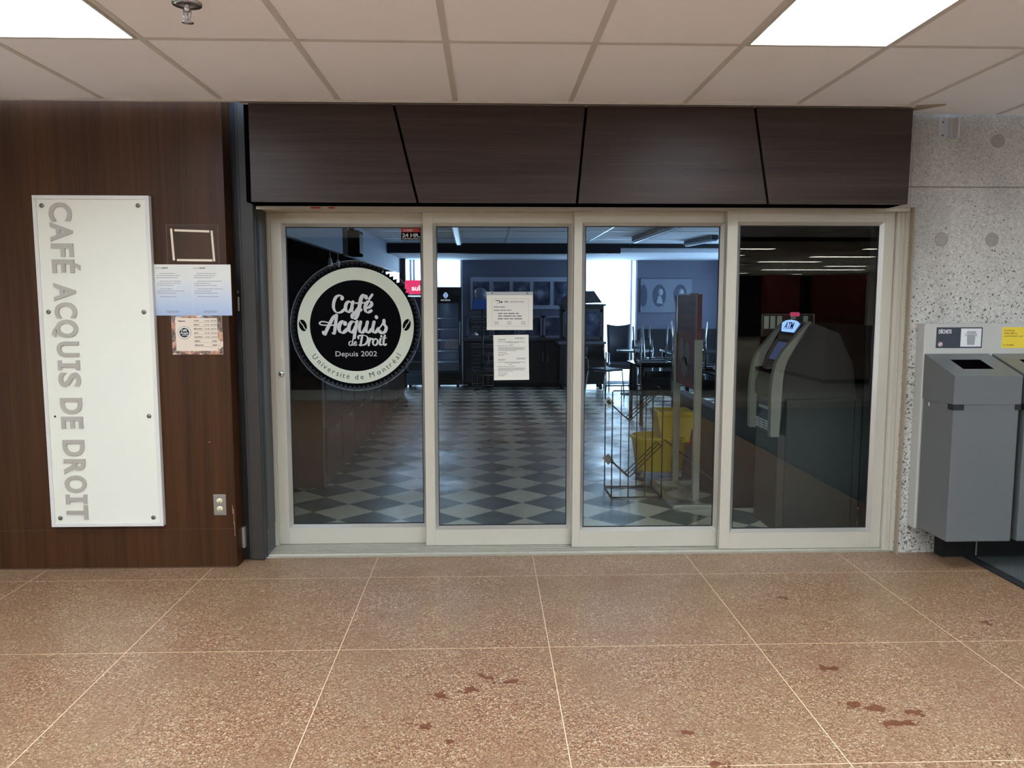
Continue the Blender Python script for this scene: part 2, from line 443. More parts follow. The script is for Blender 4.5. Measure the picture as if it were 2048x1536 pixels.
CHROME = M('chrome', S(210, 212, 216), 0.15, 0.95)
YEL = M('bucket_yellow', S(205, 172, 6), 0.4, 0, 0.5, 0.06, 6); RUB = M('black_rubber', S(24, 24, 26), 0.7)
CHBLK = M('chair_black', S(22, 24, 30), 0.5)
CWALL = M('cafe_grey_paint', S(92, 95, 112), 0.7, 0, 0.2, 0.05, 2); CDARK = M('cafe_dark_paint', S(24, 26, 34), 0.6, 0, 0.25, 0.08, 2)
CCEIL = M('cafe_ceiling', S(186, 190, 200), 0.8, 0, 0.2, 0.03, 3); CBULK = M('cafe_bulkhead', S(134, 140, 156), 0.6, 0, 0.3, 0.08, 1.5)
CBLACK = M('cafe_black', S(7, 7, 9), 0.8, 0, 0.0)
CORW = M('corridor_wall', S(236, 236, 236), 0.7); HALLF = M('hall_floor', S(214, 208, 194), 0.5, 0, 0.4)
LOCK = M('locker_maroon', S(178, 96, 82), 0.45); KIOSK = M('kiosk_brown', S(186, 154, 140), 0.6)

# ------------------------------------------------------------------ camera, render look
cam = bpy.data.cameras.new('camera'); co = bpy.data.objects.new('camera', cam); COL.objects.link(co)
FPX = 1598.85; yaw, pit = 0.0325, 0.1036
cam.sensor_width = 36.0; cam.lens = FPX / 2048 * 36.0; cam.clip_start = 0.05; cam.clip_end = 200
co.location = (-0.27285, -4.26828, 1.50719); co.rotation_euler = (PI / 2 - pit, 0, -yaw)
sc.camera = co
sc.view_settings.view_transform = 'Standard'; sc.view_settings.look = 'None'
sc.view_settings.gamma = 1.0; sc.view_settings.use_curve_mapping = False; sc.view_settings.exposure = 0.22
sc.cycles.use_adaptive_sampling = True; sc.cycles.adaptive_threshold = 0.03
sc.cycles.max_bounces = 6; sc.cycles.diffuse_bounces = 3; sc.cycles.glossy_bounces = 3; sc.cycles.transparent_max_bounces = 16
sc.cycles.sample_clamp_indirect = 6.0; sc.cycles.caustics_reflective = True

CH = 2.5594; TW = 0.61216; TX = -0.43282; R0 = -0.8748; RE = 0.1177
def tx(i): return TX + (i - 3) * TW

# ------------------------------------------------------------------ corridor shell
b = MB(); b.box(-6, 14, -6.75, 0.36, -0.1, 0); struct('floor', b, TERRAZZO).location.x += 0
fl = bpy.data.objects['floor']            # origin back to the world origin so the joints fall on the grid
off = fl.location.copy(); fl.data.transform(Matrix.Translation(off)); fl.location = (0, 0, 0)
b = MB(); b.box(-6, 14, -28.5, -6.77, -0.1, 0.0); struct('floor_hall', b, HALLF)
b = MB(); b.box(-6, 14, -6.77, -6.745, -0.1, 0.004); struct('trim_1', b, ALU)          # metal strip where the floors meet
# ceiling
b = MB(); b.box(-6, 2.02, -28.5, RE, CH, CH + 0.2); b.box(2.02, 14, -28.5, 0.32, CH, CH + 0.2)
ceil = struct('ceiling', b, CEIL)
b = MB()
for i in range(-6, 20):
    x = tx(i); b.box(x - 0.013, x + 0.013, -8.2, RE if x < 2.02 else 0.3, CH - 0.003, CH)
for k in range(0, 7):
    y = R0 - k * 1.2192; b.box(-6, 14, y - 0.012, y + 0.012, CH - 0.0034, CH)
b.box(-6, 2.02, RE - 0.022, RE + 0.002, CH - 0.012, CH + 0.02)
b.build('grid_bars', TBAR, ceil)
b = MB(); b.poly([(2.02, RE - 0.005, CH - 0.002), (2.2, RE - 0.04, CH - 0.002), (2.03, 0.29, CH - 0.002)], (0, 0, -0.006)); b.build('corner_flap', M('flap_beige', S(160, 146, 124), 0.8), ceil)

# left wood panelling (three boards meeting at fine seams)
wl = MB(); wl.box(-6, -1.69, 0.2, 0.34, 0, CH + 0.1); wall_left = struct('wall_left', wl, WOODV)
b = MB(); b.box(-6, -1.69, 0.1985, 0.201, 0.222, 0.2245); b.box(-2.4695, -2.468, 0.1985, 0.201, 0.0, CH); b.box(-6, -1.69, 0.197, 0.2, 0, 0.006)
b.build('panel_seam', M('seam_dark', S(70, 46, 30), 0.6), wall_left)
b = MB()
for (x, z0, z1) in ((-1.708, 0.31, 0.36), (-1.702, 0.25, 0.34), (-1.7, 0.18, 0.26)): b.box(x, x + 0.002, 0.1984, 0.2, z0, z1)
b.box(-1.83, -1.815, 0.1984, 0.2, 0.72, 0.722)
b.build('scratch', M('scratch_pale', S(170, 140, 110), 0.7), wall_left)
# dark metal jamb column left of the doors
b = MB(); b.box(-1.69, -1.652, 0.335, 0.4, 0, CH + 0.1); struct('trim_2', b, BLK)
b = MB(); b.box(-1.652, -1.566, 0.31, 0.36, 0.005, CH + 0.1, bevel=0.004); b.box(-1.648, -1.64, 0.305, 0.31, 0.02, CH + 0.1); b.box(-1.582, -1.57, 0.304, 0.31, 0.02, CH + 0.1)
col3 = struct('trim_3', b, DKM)
b = MB(); b.box(-1.690, -1.676, 0.30, 0.34, 0.08, 0.2); b.build('bracket', ALUD, col3)
b = MB(); b.box(-1.6785, -1.668, 0.329, 0.336, 1.45, 1.53, bevel=0.003); b.box(-1.677, -1.672, 0.329, 0.336, 1.552, 1.565); b.build('latch_plate', M('latch_pale', S(196, 186, 168), 0.4, 0.5), col3)
b = MB(); b.box(-1.61, -1.562, 0.362, 0.66, 0.0, 2.06); b.box(-1.562, -1.558, 0.375, 0.53, 0.17, 2.05)
struct('trim_4', b, M('jamb_grey', S(70, 70, 69), 0.5, 0.1))
b = MB(); b.box(-1.562, -1.54, 0.535, 0.66, 0.02, 2.03); struct('trim_5', b, ALU)
# lintel of horizontal-grain wood with slanted gaps
hdr = thing('wall_front', None, None, (0.26, 0.13, 2.035), kind='structure')
HB = 2.036
tops = [-1.525, -0.768, 0.272, 1.176, 2.05]; bots = [-1.525, -0.639, 0.223, 1.269, 2.045]
g = 0.007
for k in range(4):
    b = MB(); e0 = g if k else 0; e1 = g if k < 3 else 0
    b.poly([(tops[k] + e0, 0.13, CH + 0.02), (tops[k + 1] - e1, 0.13, CH + 0.02), (bots[k + 1] - e1, 0.13, HB), (bots[k] + e0, 0.13, HB)], (0, 0.03, 0))
    b.build('lintel_panel', WOODH, hdr)
b = MB(); b.box(-1.56, 2.045, 0.162, 0.66, HB + 0.002, CH + 0.1); b.build('lintel_core', CBLACK, hdr)
b = MB(); b.box(-1.566, 2.05, 0.10, 0.162, CH - 0.012, CH + 0.25); struct('trim_6', b, TBAR)
# aluminium head box, threshold, right jamb
b = MB(); b.box(-1.556, 2.17, 0.335, 0.64, 2.026, HB - 0.0005); b.box(-1.556, 2.165, 0.33, 0.338, 2.018, HB - 0.0005)
hd = struct('trim_7', b, ALU)
for (x, w) in ((-1.226, 0.055), (-1.137, 0.035)):
    b = MB(); b.box(x - w / 2, x + w / 2, 0.3285, 0.33, 2.023, 2.031, bevel=0.0006); b.build('red_sticker', M('sticker_red', S(190, 40, 32), 0.5), hd)
prof = [(0.352, 0), (0.352, 0.012), (0.36, 0.02)]
for k in range(7):
    y = 0.375 + k * 0.04; prof += [(y, 0.02), (y, 0.013), (y + 0.017, 0.013), (y + 0.017, 0.02)]
prof += [(0.64, 0.02), (0.64, 0)]
b = MB(); b.poly([(-1.556, y, z) for y, z in prof], (3.721, 0, 0)); struct('trim_8', b, ALUD)
b = MB(); b.box(2.108, 2.17, 0.352, 0.418, 0.012, 2.026); b.box(2.128, 2.136, 0.345, 0.352, 0.012, 2.026); b.box(2.15, 2.17, 0.338, 0.352, 0.012, 2.026); struct('trim_9', b, ALU)
b = MB(); b.box(2.125, 2.17, 0.42, 0.70, 0.02, 2.026); struct('trim_17', b, BLK)
b = MB(); b.box(2.172, 2.182, 0.3, 0.336, 0.0, 2.04); struct('trim_10', b, M('sealant', S(150, 136, 116), 0.8, 0, 0.3, 0.2, 60))
# concrete wall right
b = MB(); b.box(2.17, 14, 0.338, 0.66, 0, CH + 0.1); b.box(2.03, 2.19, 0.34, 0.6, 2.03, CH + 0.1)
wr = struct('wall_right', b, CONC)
off = wr.location.copy(); wr.data.transform(Matrix.Translation(off)); wr.location = (0, 0, 0)
for (x, z) in ((2.363, 1.861), (2.662, 1.861), (2.66, 2.42)):
    b = MB(); b.lathe([(0.0, 0.0), (0.03, 0.0002), (0.036, 0.0012), (0.04, 0)], n=20, mat=Matrix.Translation((x, 0.338, z)) @ Matrix.Rotation(PI / 2, 4, 'X')); b.build('tie_hole', M('tie_hole', S(164, 160, 150), 0.9, 0, 0.2, 0.2, 60), wr)
# far sides of the corridor and of the locker hall (seen only as reflections)
b = MB(); b.box(-4.4, -4.2, -8.2, 0.2, 0, CH); struct('wall_bounce_left', b, CORW)  # pale side wall moved in to bounce light onto the ceiling
b = MB(); b.box(6.2, 6.4, -6.6, 0.338, 0, CH); struct('wall_bounce_right', b, CORW)  # pale side wall added for the same bounce light
b = MB(); b.box(-6.2, -6, -28.5, -8.4, 0, CH); struct('wall_hall_left', b, CORW)
b = MB(); b.box(14, 14.2, -28.5, 0.66, 0, CH); struct('wall_far_right', b, CORW)
b = MB(); b.box(-6, 14, -28.7, -28.5, 0, CH); struct('wall_back', b, M('hall_end_dark', S(52, 48, 44), 0.7))
b = MB(); b.box(-6, 3.9, -8.4, -8.2, 0, CH); struct('wall_opposite', b, M('opposite_wood', S(44, 32, 26), 0.6))
b = MB(); b.box(3.9, 14, -8.4, -8.2, 2.5, CH); struct('trim_11', b, DKM)

# ------------------------------------------------------------------ corridor ceiling lights
def lens(name, col, strength, p=1.3):
    """prismatic lens: sends most of its light straight down, as troffer lenses do"""
    m = bpy.data.materials.new(name); t = NT(m)
    lw = t.n('LayerWeight', i_Blend=0.5)
    f = t.math('POWER', t.math('SUBTRACT', 1.0, lw.outputs['Facing'], clamp=True), p)
    t.surf(t.n('Emission', i_Color=col, i_Strength=t.math('MULTIPLY', f, strength))); return m
PANEL = lens('light_panel', (0.88, 1.0, 1.12), 21.0, 0.5)
def ceiling_light(x, y, label, L=1.2192, w=TW, em=PANEL, name='ceiling_light', group=None):
    t = thing(name, label, 'light', (x, y, CH - 0.012), group)
    b = MB(); hw, hl = w / 2 - 0.012, L / 2 - 0.012
    for (x0, x1, y0, y1) in ((-hw, hw, -hl, -hl + 0.012), (-hw, hw, hl - 0.012, hl), (-hw, -hw + 0.012, -hl + 0.012, hl - 0.012), (hw - 0.012, hw, -hl + 0.012, hl - 0.012)):
        b.box(x + x0, x + x1, y + y0, y + y1, CH - 0.008, CH)
    b.build('frame', M('light_frame', S(200, 194, 184), 0.5), t)
    b = MB(); b.box(x - hw + 0.012, x + hw - 0.012, y - hl + 0.012, y + hl - 0.012, CH - 0.006, CH - 0.002); b.build('diffuser', em, t)
    return t
yl = R0 - 0.6096
ceiling_light(tx(0.5), yl, 'glowing white ceiling light panel at the top left above the white sign')
ceiling_light(tx(5.5), yl, 'glowing white ceiling light panel at the top right above the glass doors')
for (i, r) in [(10.5, 0), (-4.5, 0)] + [(k, q) for q in (2, 3) for k in (-1.5, 0.5, 2.5, 4.5, 6.5, 8.5)]:  # unseen panels added, mostly in dense rows behind the camera, for more light
    ceiling_light(tx(i), yl - r * 1.2192, 'white ceiling light panel added to brighten the corridor, out of the frame', group='added corridor light panels out of the frame')
HALL = EM('hall_light', (1.0, 0.95, 0.84), 13.0)
hl = [(5.2, -11.17, 0.8, .35), (7.9, -16.45, 1.7, .5), (8.25, -14.0, 1.56, .45), (10.65, -19.15, 1.27, .5), (10.8, -21.9, 3.5, .6), (11.97, -26.4, .4, .5), (7.55, -11.1, .34, .35), (9.5, -25.3, .4, .5), (5.6, -13.46, .2, .4)]
for (x, y, w, d) in hl:
    ceiling_light(x, y, 'white strip light of the locker hall mirrored in the right glass door', d, w, HALL, 'strip_light', 'locker hall lights mirrored in the right glass door')

# sprinkler
sx, sy = -1.33, -1.27
t = thing('sprinkler', 'chrome sprinkler head hanging from a white ceiling tile', 'sprinkler', (sx, sy, CH - 0.07))
b = MB(); b.lathe([(0.012, CH - 0.004), (0.03, CH - 0.006), (0.05, CH - 0.008), (0.052, CH), (0, CH)], sx, sy, 28); b.build('escutcheon', CHROME, t)
b = MB(); b.lathe([(0.0, CH - 0.03), (0.009, CH - 0.03), (0.012, CH - 0.008), (0.0, CH - 0.007)], sx, sy, 16)
b.tube([(sx - 0.012, sy, CH - 0.02), (sx - 0.013, sy, CH - 0.045), (sx, sy, CH - 0.062)], 0.0032, 8); b.tube([(sx + 0.012, sy, CH - 0.02), (sx + 0.013, sy, CH - 0.045), (sx, sy, CH - 0.062)], 0.0032, 8)
b.seg((sx, sy, CH - 0.03), (sx, sy, CH - 0.064), 0.004); b.build('frame_arm', CHROME, t)
b = MB(); b.lathe([(0.0, CH - 0.064), (0.02, CH - 0.065), (0.021, CH - 0.068), (0, CH - 0.07)], sx, sy, 20); b.build('deflector', CHROME, t)

# ------------------------------------------------------------------ wall sign
t = thing('wall_sign', 'tall white board sign reading CAFÉ ACQUIS DE DROIT sideways on wood panelling', 'sign', (-2.389, 0.2, 0.252))
X0, X1, Z0, Z1 = -2.697, -2.081, 0.252, 2.069
b = MB(); b.box(X0 + 0.008, X1 - 0.008, 0.171, 0.2, Z0 + 0.008, Z1 - 0.008); b.build('board', WHITEB, t)
b = MB()
for (a, c, d, e) in ((X0, X1, Z0, Z0 + 0.02), (X0, X1, Z1 - 0.02, Z1), (X0, X0 + 0.02, Z0 + 0.0201, Z1 - 0.0201), (X1 - 0.02, X1, Z0 + 0.0201, Z1 - 0.0201)):
    b.box(a, c, 0.164, 0.199, d, e, bevel=0.0015)
b.build('frame', SIGNF, t)
for (x, z) in ((-2.65, 2.015), (-2.141, 2.017), (-2.647, 1.447), (-2.136, 1.447), (-2.135, .874), (-2.649, .302), (-2.137, .301)):
    b = MB(); b.lathe([(0.012, 0), (0.012, 0.004), (0.008, 0.007), (0, 0.0075)], n=16, mat=Matrix.Translation((x, 0.171, z)) @ Matrix.Rotation(PI / 2, 4, 'X')); b.build('screw', SCREW, t)
b = MB(); b.lathe([(0.006, 0), (0.006, 0.0006), (0, 0.0006)], n=12, mat=Matrix.Translation((-2.646, 0.171, .874)) @ Matrix.Rotation(PI / 2, 4, 'X')); b.build('screw_hole', INKD, t)
CAPH = 0.117; BX = -2.611
def zpx(y):   # photograph row on the sign -> height
    return 2.0705 + (y - 391) * (0.2515 - 2.0705) / (1053 - 391)
sign_letters = [('C', 405, 441), ('A', 443.5, 480), ('F', 484, 510), ('É', 515, 541.5), ('A', 561, 596), ('C', 599, 630), ('Q', 633, 668), ('U', 676, 706), ('I', 713.6, 733), ('S', 738, 766.6),
                ('D', 789, 821), ('E', 827, 851), ('D', 874, 907), ('R', 913, 943.5), ('O', 946.6, 981.5), ('I', 986, 1005.7), ('T', 1008.5, 1037.7)]
for ch, a, c in sign_letters:
    b = MB(); z0, z1 = zpx(a), zpx(c); w = z0 - z1
    if ch == 'I':
        vs = []; fs = []
        for (xa, xb, ya, yb) in ((0, 1, 0, .17), (.3, .7, .17, .83), (0, 1, .83, 1)):
            k = len(vs); vs += [(xa * w, ya * CAPH), (xb * w, ya * CAPH), (xb * w, yb * CAPH), (xa * w, yb * CAPH)]; fs.append([k, k + 1, k + 2, k + 3])
    else:
        vs, fs = text_faces(ch, 1.0, 0.026)
        base = text_faces('E', 1.0, 0.026)[0]; e = bbox(base); bb = bbox(vs)
        ky = CAPH / (e[3] - e[2]); kx = w / (bb[1] - bb[0])
        vs = [((p[0] - bb[0]) * kx, (p[1] - e[2]) * ky) for p in vs]
    put(b, vs, fs, (BX, 0.171, z0), (0, 0, -1), (1, 0, 0), 0.008, (0, -1, 0))
    b.build('letter', LETTER, t)

# ------------------------------------------------------------------ things on the wood panelling
t = thing('plastic_sleeve', 'clear plastic sheet with an empty frame of pale masking tape on wood wall', 'sheet', (-1.868, 0.2, 1.71))
b = MB(); b.box(-2.008, -1.729, 0.1985, 0.1995, 1.71, 1.918); b.build('sheet', film('clear_sheet', S(120, 105, 95), 0.05), t)
b = MB()
for (a, c, d, e) in ((-2.008, -2.0065, 1.71, 1.918), (-1.7305, -1.729, 1.71, 1.918), (-2.008, -1.729, 1.917, 1.918)): b.box(a, c, 0.1978, 0.1986, d, e)
b.build('sheet_edge', M('edge_pale', S(120, 108, 94), 0.5), t)
for (x0, z0, x1, z1) in ((-1.981, 1.898, -1.973, 1.727), (-1.964, 1.889, -1.776, 1.883), (-1.764, 1.888, -1.756, 1.722), (-1.957, 1.729, -1.7655, 1.727)):
    b = MB(); d = Vector((x1 - x0, 0, z1 - z0)).normalized(); n_ = Vector((d.z, 0, -d.x)) * 0.0058
    A, B_ = Vector((x0, 0.1978, z0)), Vector((x1, 0.1978, z1))
    b.poly([A + n_, B_ + n_, B_ - n_, A - n_], (0, -0.0006, 0)); b.build('tape_strip', TAPE, t)
t = thing('notice', 'two-page notice shading from white to pale blue, taped on wood wall', 'notice', (-1.88, 0.2, 1.427))
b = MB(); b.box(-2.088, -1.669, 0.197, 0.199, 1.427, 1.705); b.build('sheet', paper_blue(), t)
for (xo, r) in ((-2.075, 3), (-1.873, 9)):
    textline(t, INK, 'ACQUIS', xo, 1.682, 0.1968, 0.009, 0); textline(t, INKD, 'DROIT', xo + 0.035, 1.682, 0.1968, 0.011, 0.03)
    z = 1.655; k = 0; rr = random.Random(r); it = []
    while z > 1.52:
        it.append((xo + (0.005 if k % 3 else 0.02), xo + rr.uniform(0.09, 0.165), z, 0.0026)); k += 1
        z -= 0.0115 if k % 3 else 0.019
    lines(t, INK, 0.197, it + [(xo + 0.05, xo + 0.12, 1.45, 0.0025), (xo + 0.05, xo + 0.12, 1.444, 0.0025)], r)
b = MB(); b.box(-1.8785, -1.8775, 0.1964, 0.1968, 1.43, 1.7); b.build('fold', PAPER, t)
t = thing('opening_hours_poster', 'small colourful opening hours poster with round black badge on wood wall', 'poster', (-1.863, 0.2, 1.2125))
b = MB(); b.box(-2.002, -1.725, 0.1975, 0.199, 1.2125, 1.427); b.build('sheet', collage(), t)
b = MB(); b.box(-1.98, -1.753, 0.1968, 0.1974, 1.232, 1.413); b.build('text_panel', M('poster_panel', S(218, 202, 182), 0.5), t)
textline(t, INKD, 'Heures', -1.965, 1.393, 0.1966, 0.013, 0.02)
for k, (d, h) in enumerate((('LUNDI', '7 H 30 - 18 H 30'), ('MARDI', '7 H 30 - 18 H 30'), ('MERCREDI', '7 H 30 - 18 H 30'), ('JEUDI', '7 H 30 - 18 H 30'), ('VENDREDI', '7 H 30 - 17 H 30'), ('SAMEDI', 'FERMÉ'), ('DIMANCHE', 'FERMÉ'))):
    z = 1.396 - k * 0.0225; textline(t, INKD, d, -1.88, z, 0.1966, 0.0095, 0.01); textline(t, INKD, h, -1.757, z, 0.1966, 0.0095, 0.01, 'RIGHT')
    b = MB(); b.box(-1.882, -1.757, 0.1964, 0.1967, z - 0.0055, z - 0.0045); b.build('rule', INKD, t)
def disc(mb, x, z, y, r, n=32, r_in=0):
    if r_in:
        o = [(x + r * math.cos(2 * PI * k / n), y, z + r * math.sin(2 * PI * k / n)) for k in range(n)]; i_ = [(x + r_in * math.cos(2 * PI * k / n), y, z + r_in * math.sin(2 * PI * k / n)) for k in range(n)]
        for k in range(n): mb.poly([o[k], o[(k + 1) % n], i_[(k + 1) % n], i_[k]])
    else:
        mb.poly([(x + r * math.cos(2 * PI * k / n), y, z + r * math.sin(2 * PI * k / n)) for k in range(n)], (0, -0.0003, 0))
b = MB(); disc(b, -1.933, 1.333, 0.1966, 0.036); b.build('badge_ring', INKD, t)
b = MB(); disc(b, -1.933, 1.333, 0.1962, 0.034); b.build('badge_rim', PAPER, t)
b = MB(); disc(b, -1.933, 1.333, 0.1958, 0.027); b.build('badge', INKD, t)
textline(t, PAPER, 'Café', -1.935, 1.341, 0.1953, 0.018, 0.02, 'CENTER'); textline(t, PAPER, 'Acquis', -1.933, 1.326, 0.1953, 0.016, 0.02, 'CENTER'); textline(t, PAPER, 'de Droit', -1.927, 1.316, 0.1953, 0.01, 0.01, 'CENTER')
t = thing('wall_outlet', 'steel-plated double electrical outlet low on the wood wall', 'outlet', (-1.776, 0.2, 0.303))
b = MB(); b.box(-1.811, -1.741, 0.195, 0.2, 0.303, 0.4225, bevel=0.002); b.build('cover_plate', M('outlet_steel', S(150, 146, 138), 0.35, 0.6), t)
for z in (0.386, 0.341):
    b = MB(); b.lathe([(0.0165, 0), (0.0165, 0.003), (0.0, 0.003)], n=20, mat=Matrix.Translation((-1.776, 0.195, z)) @ Matrix.Rotation(PI / 2, 4, 'X'), sy=0.92); r = b.build('receptacle', M('ivory', S(232, 220, 178), 0.4), t)
    b = MB(); b.box(-1.784, -1.782, 0.1912, 0.1925, z + 0.001, z + 0.009); b.box(-1.771, -1.769, 0.1912, 0.1925, z + 0.001, z + 0.008); b.box(-1.779, -1.773, 0.1912, 0.1925, z - 0.01, z - 0.004); b.build('slot', INKD, r)
b = MB(); b.lathe([(0.003, 0), (0.003, 0.001), (0, 0.001)], n=10, mat=Matrix.Translation((-1.776, 0.195, 0.3635)) @ Matrix.Rotation(PI / 2, 4, 'X')); b.build('screw', SCREW, t)

# ------------------------------------------------------------------ sliding doors
def sliding_door(n, x0, x1, yf, sl, sr, label, th=0.045):
    """sl, sr: stile widths"""
    t = thing('door_%d' % n, label, 'door', ((x0 + x1) / 2, yf + th / 2, 0.022), kind='structure')
    zb, zt = 0.022, 2.024; rb, rt = 0.098, 0.062
    b = MB(); b.box(x0, x0 + sl, yf, yf + th, zb, zt, bevel=0.002); b.build('stile', ALU, t)
    b = MB(); b.box(x1 - sr, x1, yf, yf + th, zb, zt, bevel=0.002); b.build('stile', ALU, t)
    b = MB(); b.box(x0 + sl, x1 - sr, yf + 0.001, yf + th - 0.001, zb, zb + rb); b.build('bottom_rail', ALU, t)
    b = MB(); b.box(x0 + sl, x1 - sr, yf + 0.001, yf + th - 0.001, zt - rt, zt); b.build('top_rail', ALU, t)
    gx0, gx1, gz0, gz1 = x0 + sl, x1 - sr, zb + rb, zt - rt
    gy = yf + 0.024
    b = MB(); q = 0.020      # sloping glazing bead
    for (p, r) in ((((gx0, gz0), (gx1, gz0), (gx1 - q, gz0 + q), (gx0 + q, gz0 + q)), 0), (((gx0, gz1), (gx1, gz1), (gx1 - q, gz1 - q), (gx0 + q, gz1 - q)), 0),
                   (((gx0, gz0), (gx0, gz1), (gx0 + q, gz1 - q), (gx0 + q, gz0 + q)), 0), (((gx1, gz0), (gx1, gz1), (gx1 - q, gz1 - q), (gx1 - q, gz0 + q)), 0)):
        (a, c, d, e) = p
        b.poly([(a[0], yf + 0.001, a[1]), (c[0], yf + 0.001, c[1]), (d[0], gy - 0.002, d[1]), (e[0], gy - 0.002, e[1])], (0, 0.002, 0))
    b.build('glazing_bead', BEAD, t)
    b = MB(); w = 0.004      # black gasket line round the pane
    gx0 += q; gx1 -= q; gz0 += q; gz1 -= q
    for (a, c, d, e) in ((gx0, gx1, gz0, gz0 + w), (gx0, gx1, gz1 - w, gz1), (gx0, gx0 + w, gz0, gz1), (gx1 - w, gx1, gz0, gz1)): b.box(a, c, gy - 0.003, gy + 0.008, d, e)
    b.build('gasket', RUB, t)
    b = MB(); b.box(gx0 - 0.006, gx1 + 0.006, gy, gy + 0.006, gz0 - 0.006, gz1 + 0.006); b.build('glass_pane', GLASS, t)
    return t
Y1, Y2, Y3, Y4 = 0.555, 0.495, 0.435, 0.372
d1 = sliding_door(1, -1.54, -0.565, Y1, 0.062, 0.075, 'leftmost sliding glass door, with the round café emblem and a lock')
d2 = sliding_door(2, -0.641, 0.31, Y2, 0.058, 0.075, 'sliding glass door with two white papers taped to it')
d3 = sliding_door(3, 0.243, 1.2, Y3, 0.048, 0.075, 'sliding glass door in front of the yellow mop bucket')
d4 = sliding_door(4, 1.123, 2.106, Y4, 0.062, 0.062, 'rightmost sliding glass door, in front of the cash machine')
b = MB(); b.box(-1.502, -1.486, Y1 - 0.002, Y1 + 0.001, 1.17, 1.277); b.build('finger_pull', M('pull_pale', S(206, 200, 182), 0.5), d1)
b = MB(); b.lathe([(0.017, 0), (0.017, 0.006), (0.012, 0.009), (0.0, 0.009)], n=20, mat=Matrix.Translation((-1.502, Y1, 1.071)) @ Matrix.Rotation(PI / 2, 4, 'X')); lk = b.build('lock_cylinder', CHROME, d1)
b = MB(); b.box(-1.5032, -1.5008, Y1 - 0.0096, Y1 - 0.009, 1.066, 1.077); b.build('keyhole', INKD, lk)

# ------------------------------------------------------------------ round emblem on the glass
GY = Y1 + 0.024
K = 0.000582; EX, EZ, PX, PY = -1.0555, 1.3575, 773, 778
def e2(px, py): return (EX + (px - PX) * K, EZ - (py - PY) * K)
t = thing('window_emblem', 'round black and pale café emblem stuck to the leftmost glass door', 'emblem', (EX, GY, EZ - 0.39))
def layer(polys, y, name, mat, parent=t):
    b = MB(); bm = b.bm
    for pl in polys:
        y -= 4e-6
        f = [bm.verts.new((*e2(*p)[:1], y, e2(*p)[1])) for p in pl]
        try: bm.faces.new(f)
        except ValueError: pass
    return b.build(name, mat, parent)
def ring(r0, r1, n=96):
    a = [(PX + math.cos(2 * PI * k / n), PY + math.sin(2 * PI * k / n)) for k in range(n)]
    P = lambda r, k: (PX + r * math.cos(2 * PI * k / n), PY + r * math.sin(2 * PI * k / n))
    return [[P(r0, k), P(r1, k), P(r1, k + 1), P(r0, k + 1)] for k in range(n)]
layer(ring(667, 672, 128), GY - 0.0008, 'clear_edge', film('clear_edge', S(190, 200, 210), 0.35))
layer(ring(600, 668, 96), GY - 0.0006, 'clear_border', film('clear_border', S(150, 160, 175), 0.05))
NT_ = 86; teeth = []
for k in range(NT_):
    a0 = 2 * PI * k / NT_; da = 2 * PI / NT_
    P = lambda r, a: (PX + r * math.cos(a), PY + r * math.sin(a))
    teeth.append([P(590, a0), P(618, a0), P(650, a0 + da / 2), P(618, a0 + da), P(590, a0 + da)])
layer(teeth, GY - 0.001, 'toothed_edge', DBLACK)
layer(ring(470, 598), GY - 0.0014, 'pale_ring', DWHITE)
layer([[(PX + 474 * math.cos(2 * PI * k / 96), PY + 474 * math.sin(2 * PI * k / 96)) for k in range(96)]], GY - 0.0011, 'black_disc', DBLACK)
for (cx, cy, rot) in ((231, 772, -0.3), (1298, 768, 0.3)):
    c, s = math.cos(rot), math.sin(rot)
    R = lambda x, y: (cx + x * c - y * s, cy + x * s + y * c)
    bean = layer([[R(39 * math.cos(2 * PI * k / 28), 62 * math.sin(2 * PI * k / 28)) for k in range(28)]], GY - 0.0018, 'coffee_bean', DBLACK)
    sg = 1 if rot > 0 else -1
    cv = [R(sg * 12, -50), R(sg * 10, -25), R(-sg * 2, 0), R(-sg * 6, 30), R(-sg * 16, 52)]
    layer(nib(cv, 9, 7), GY - 0.0022, 'bean_crease', DWHITE, bean)
T1, T2 = 33, 11
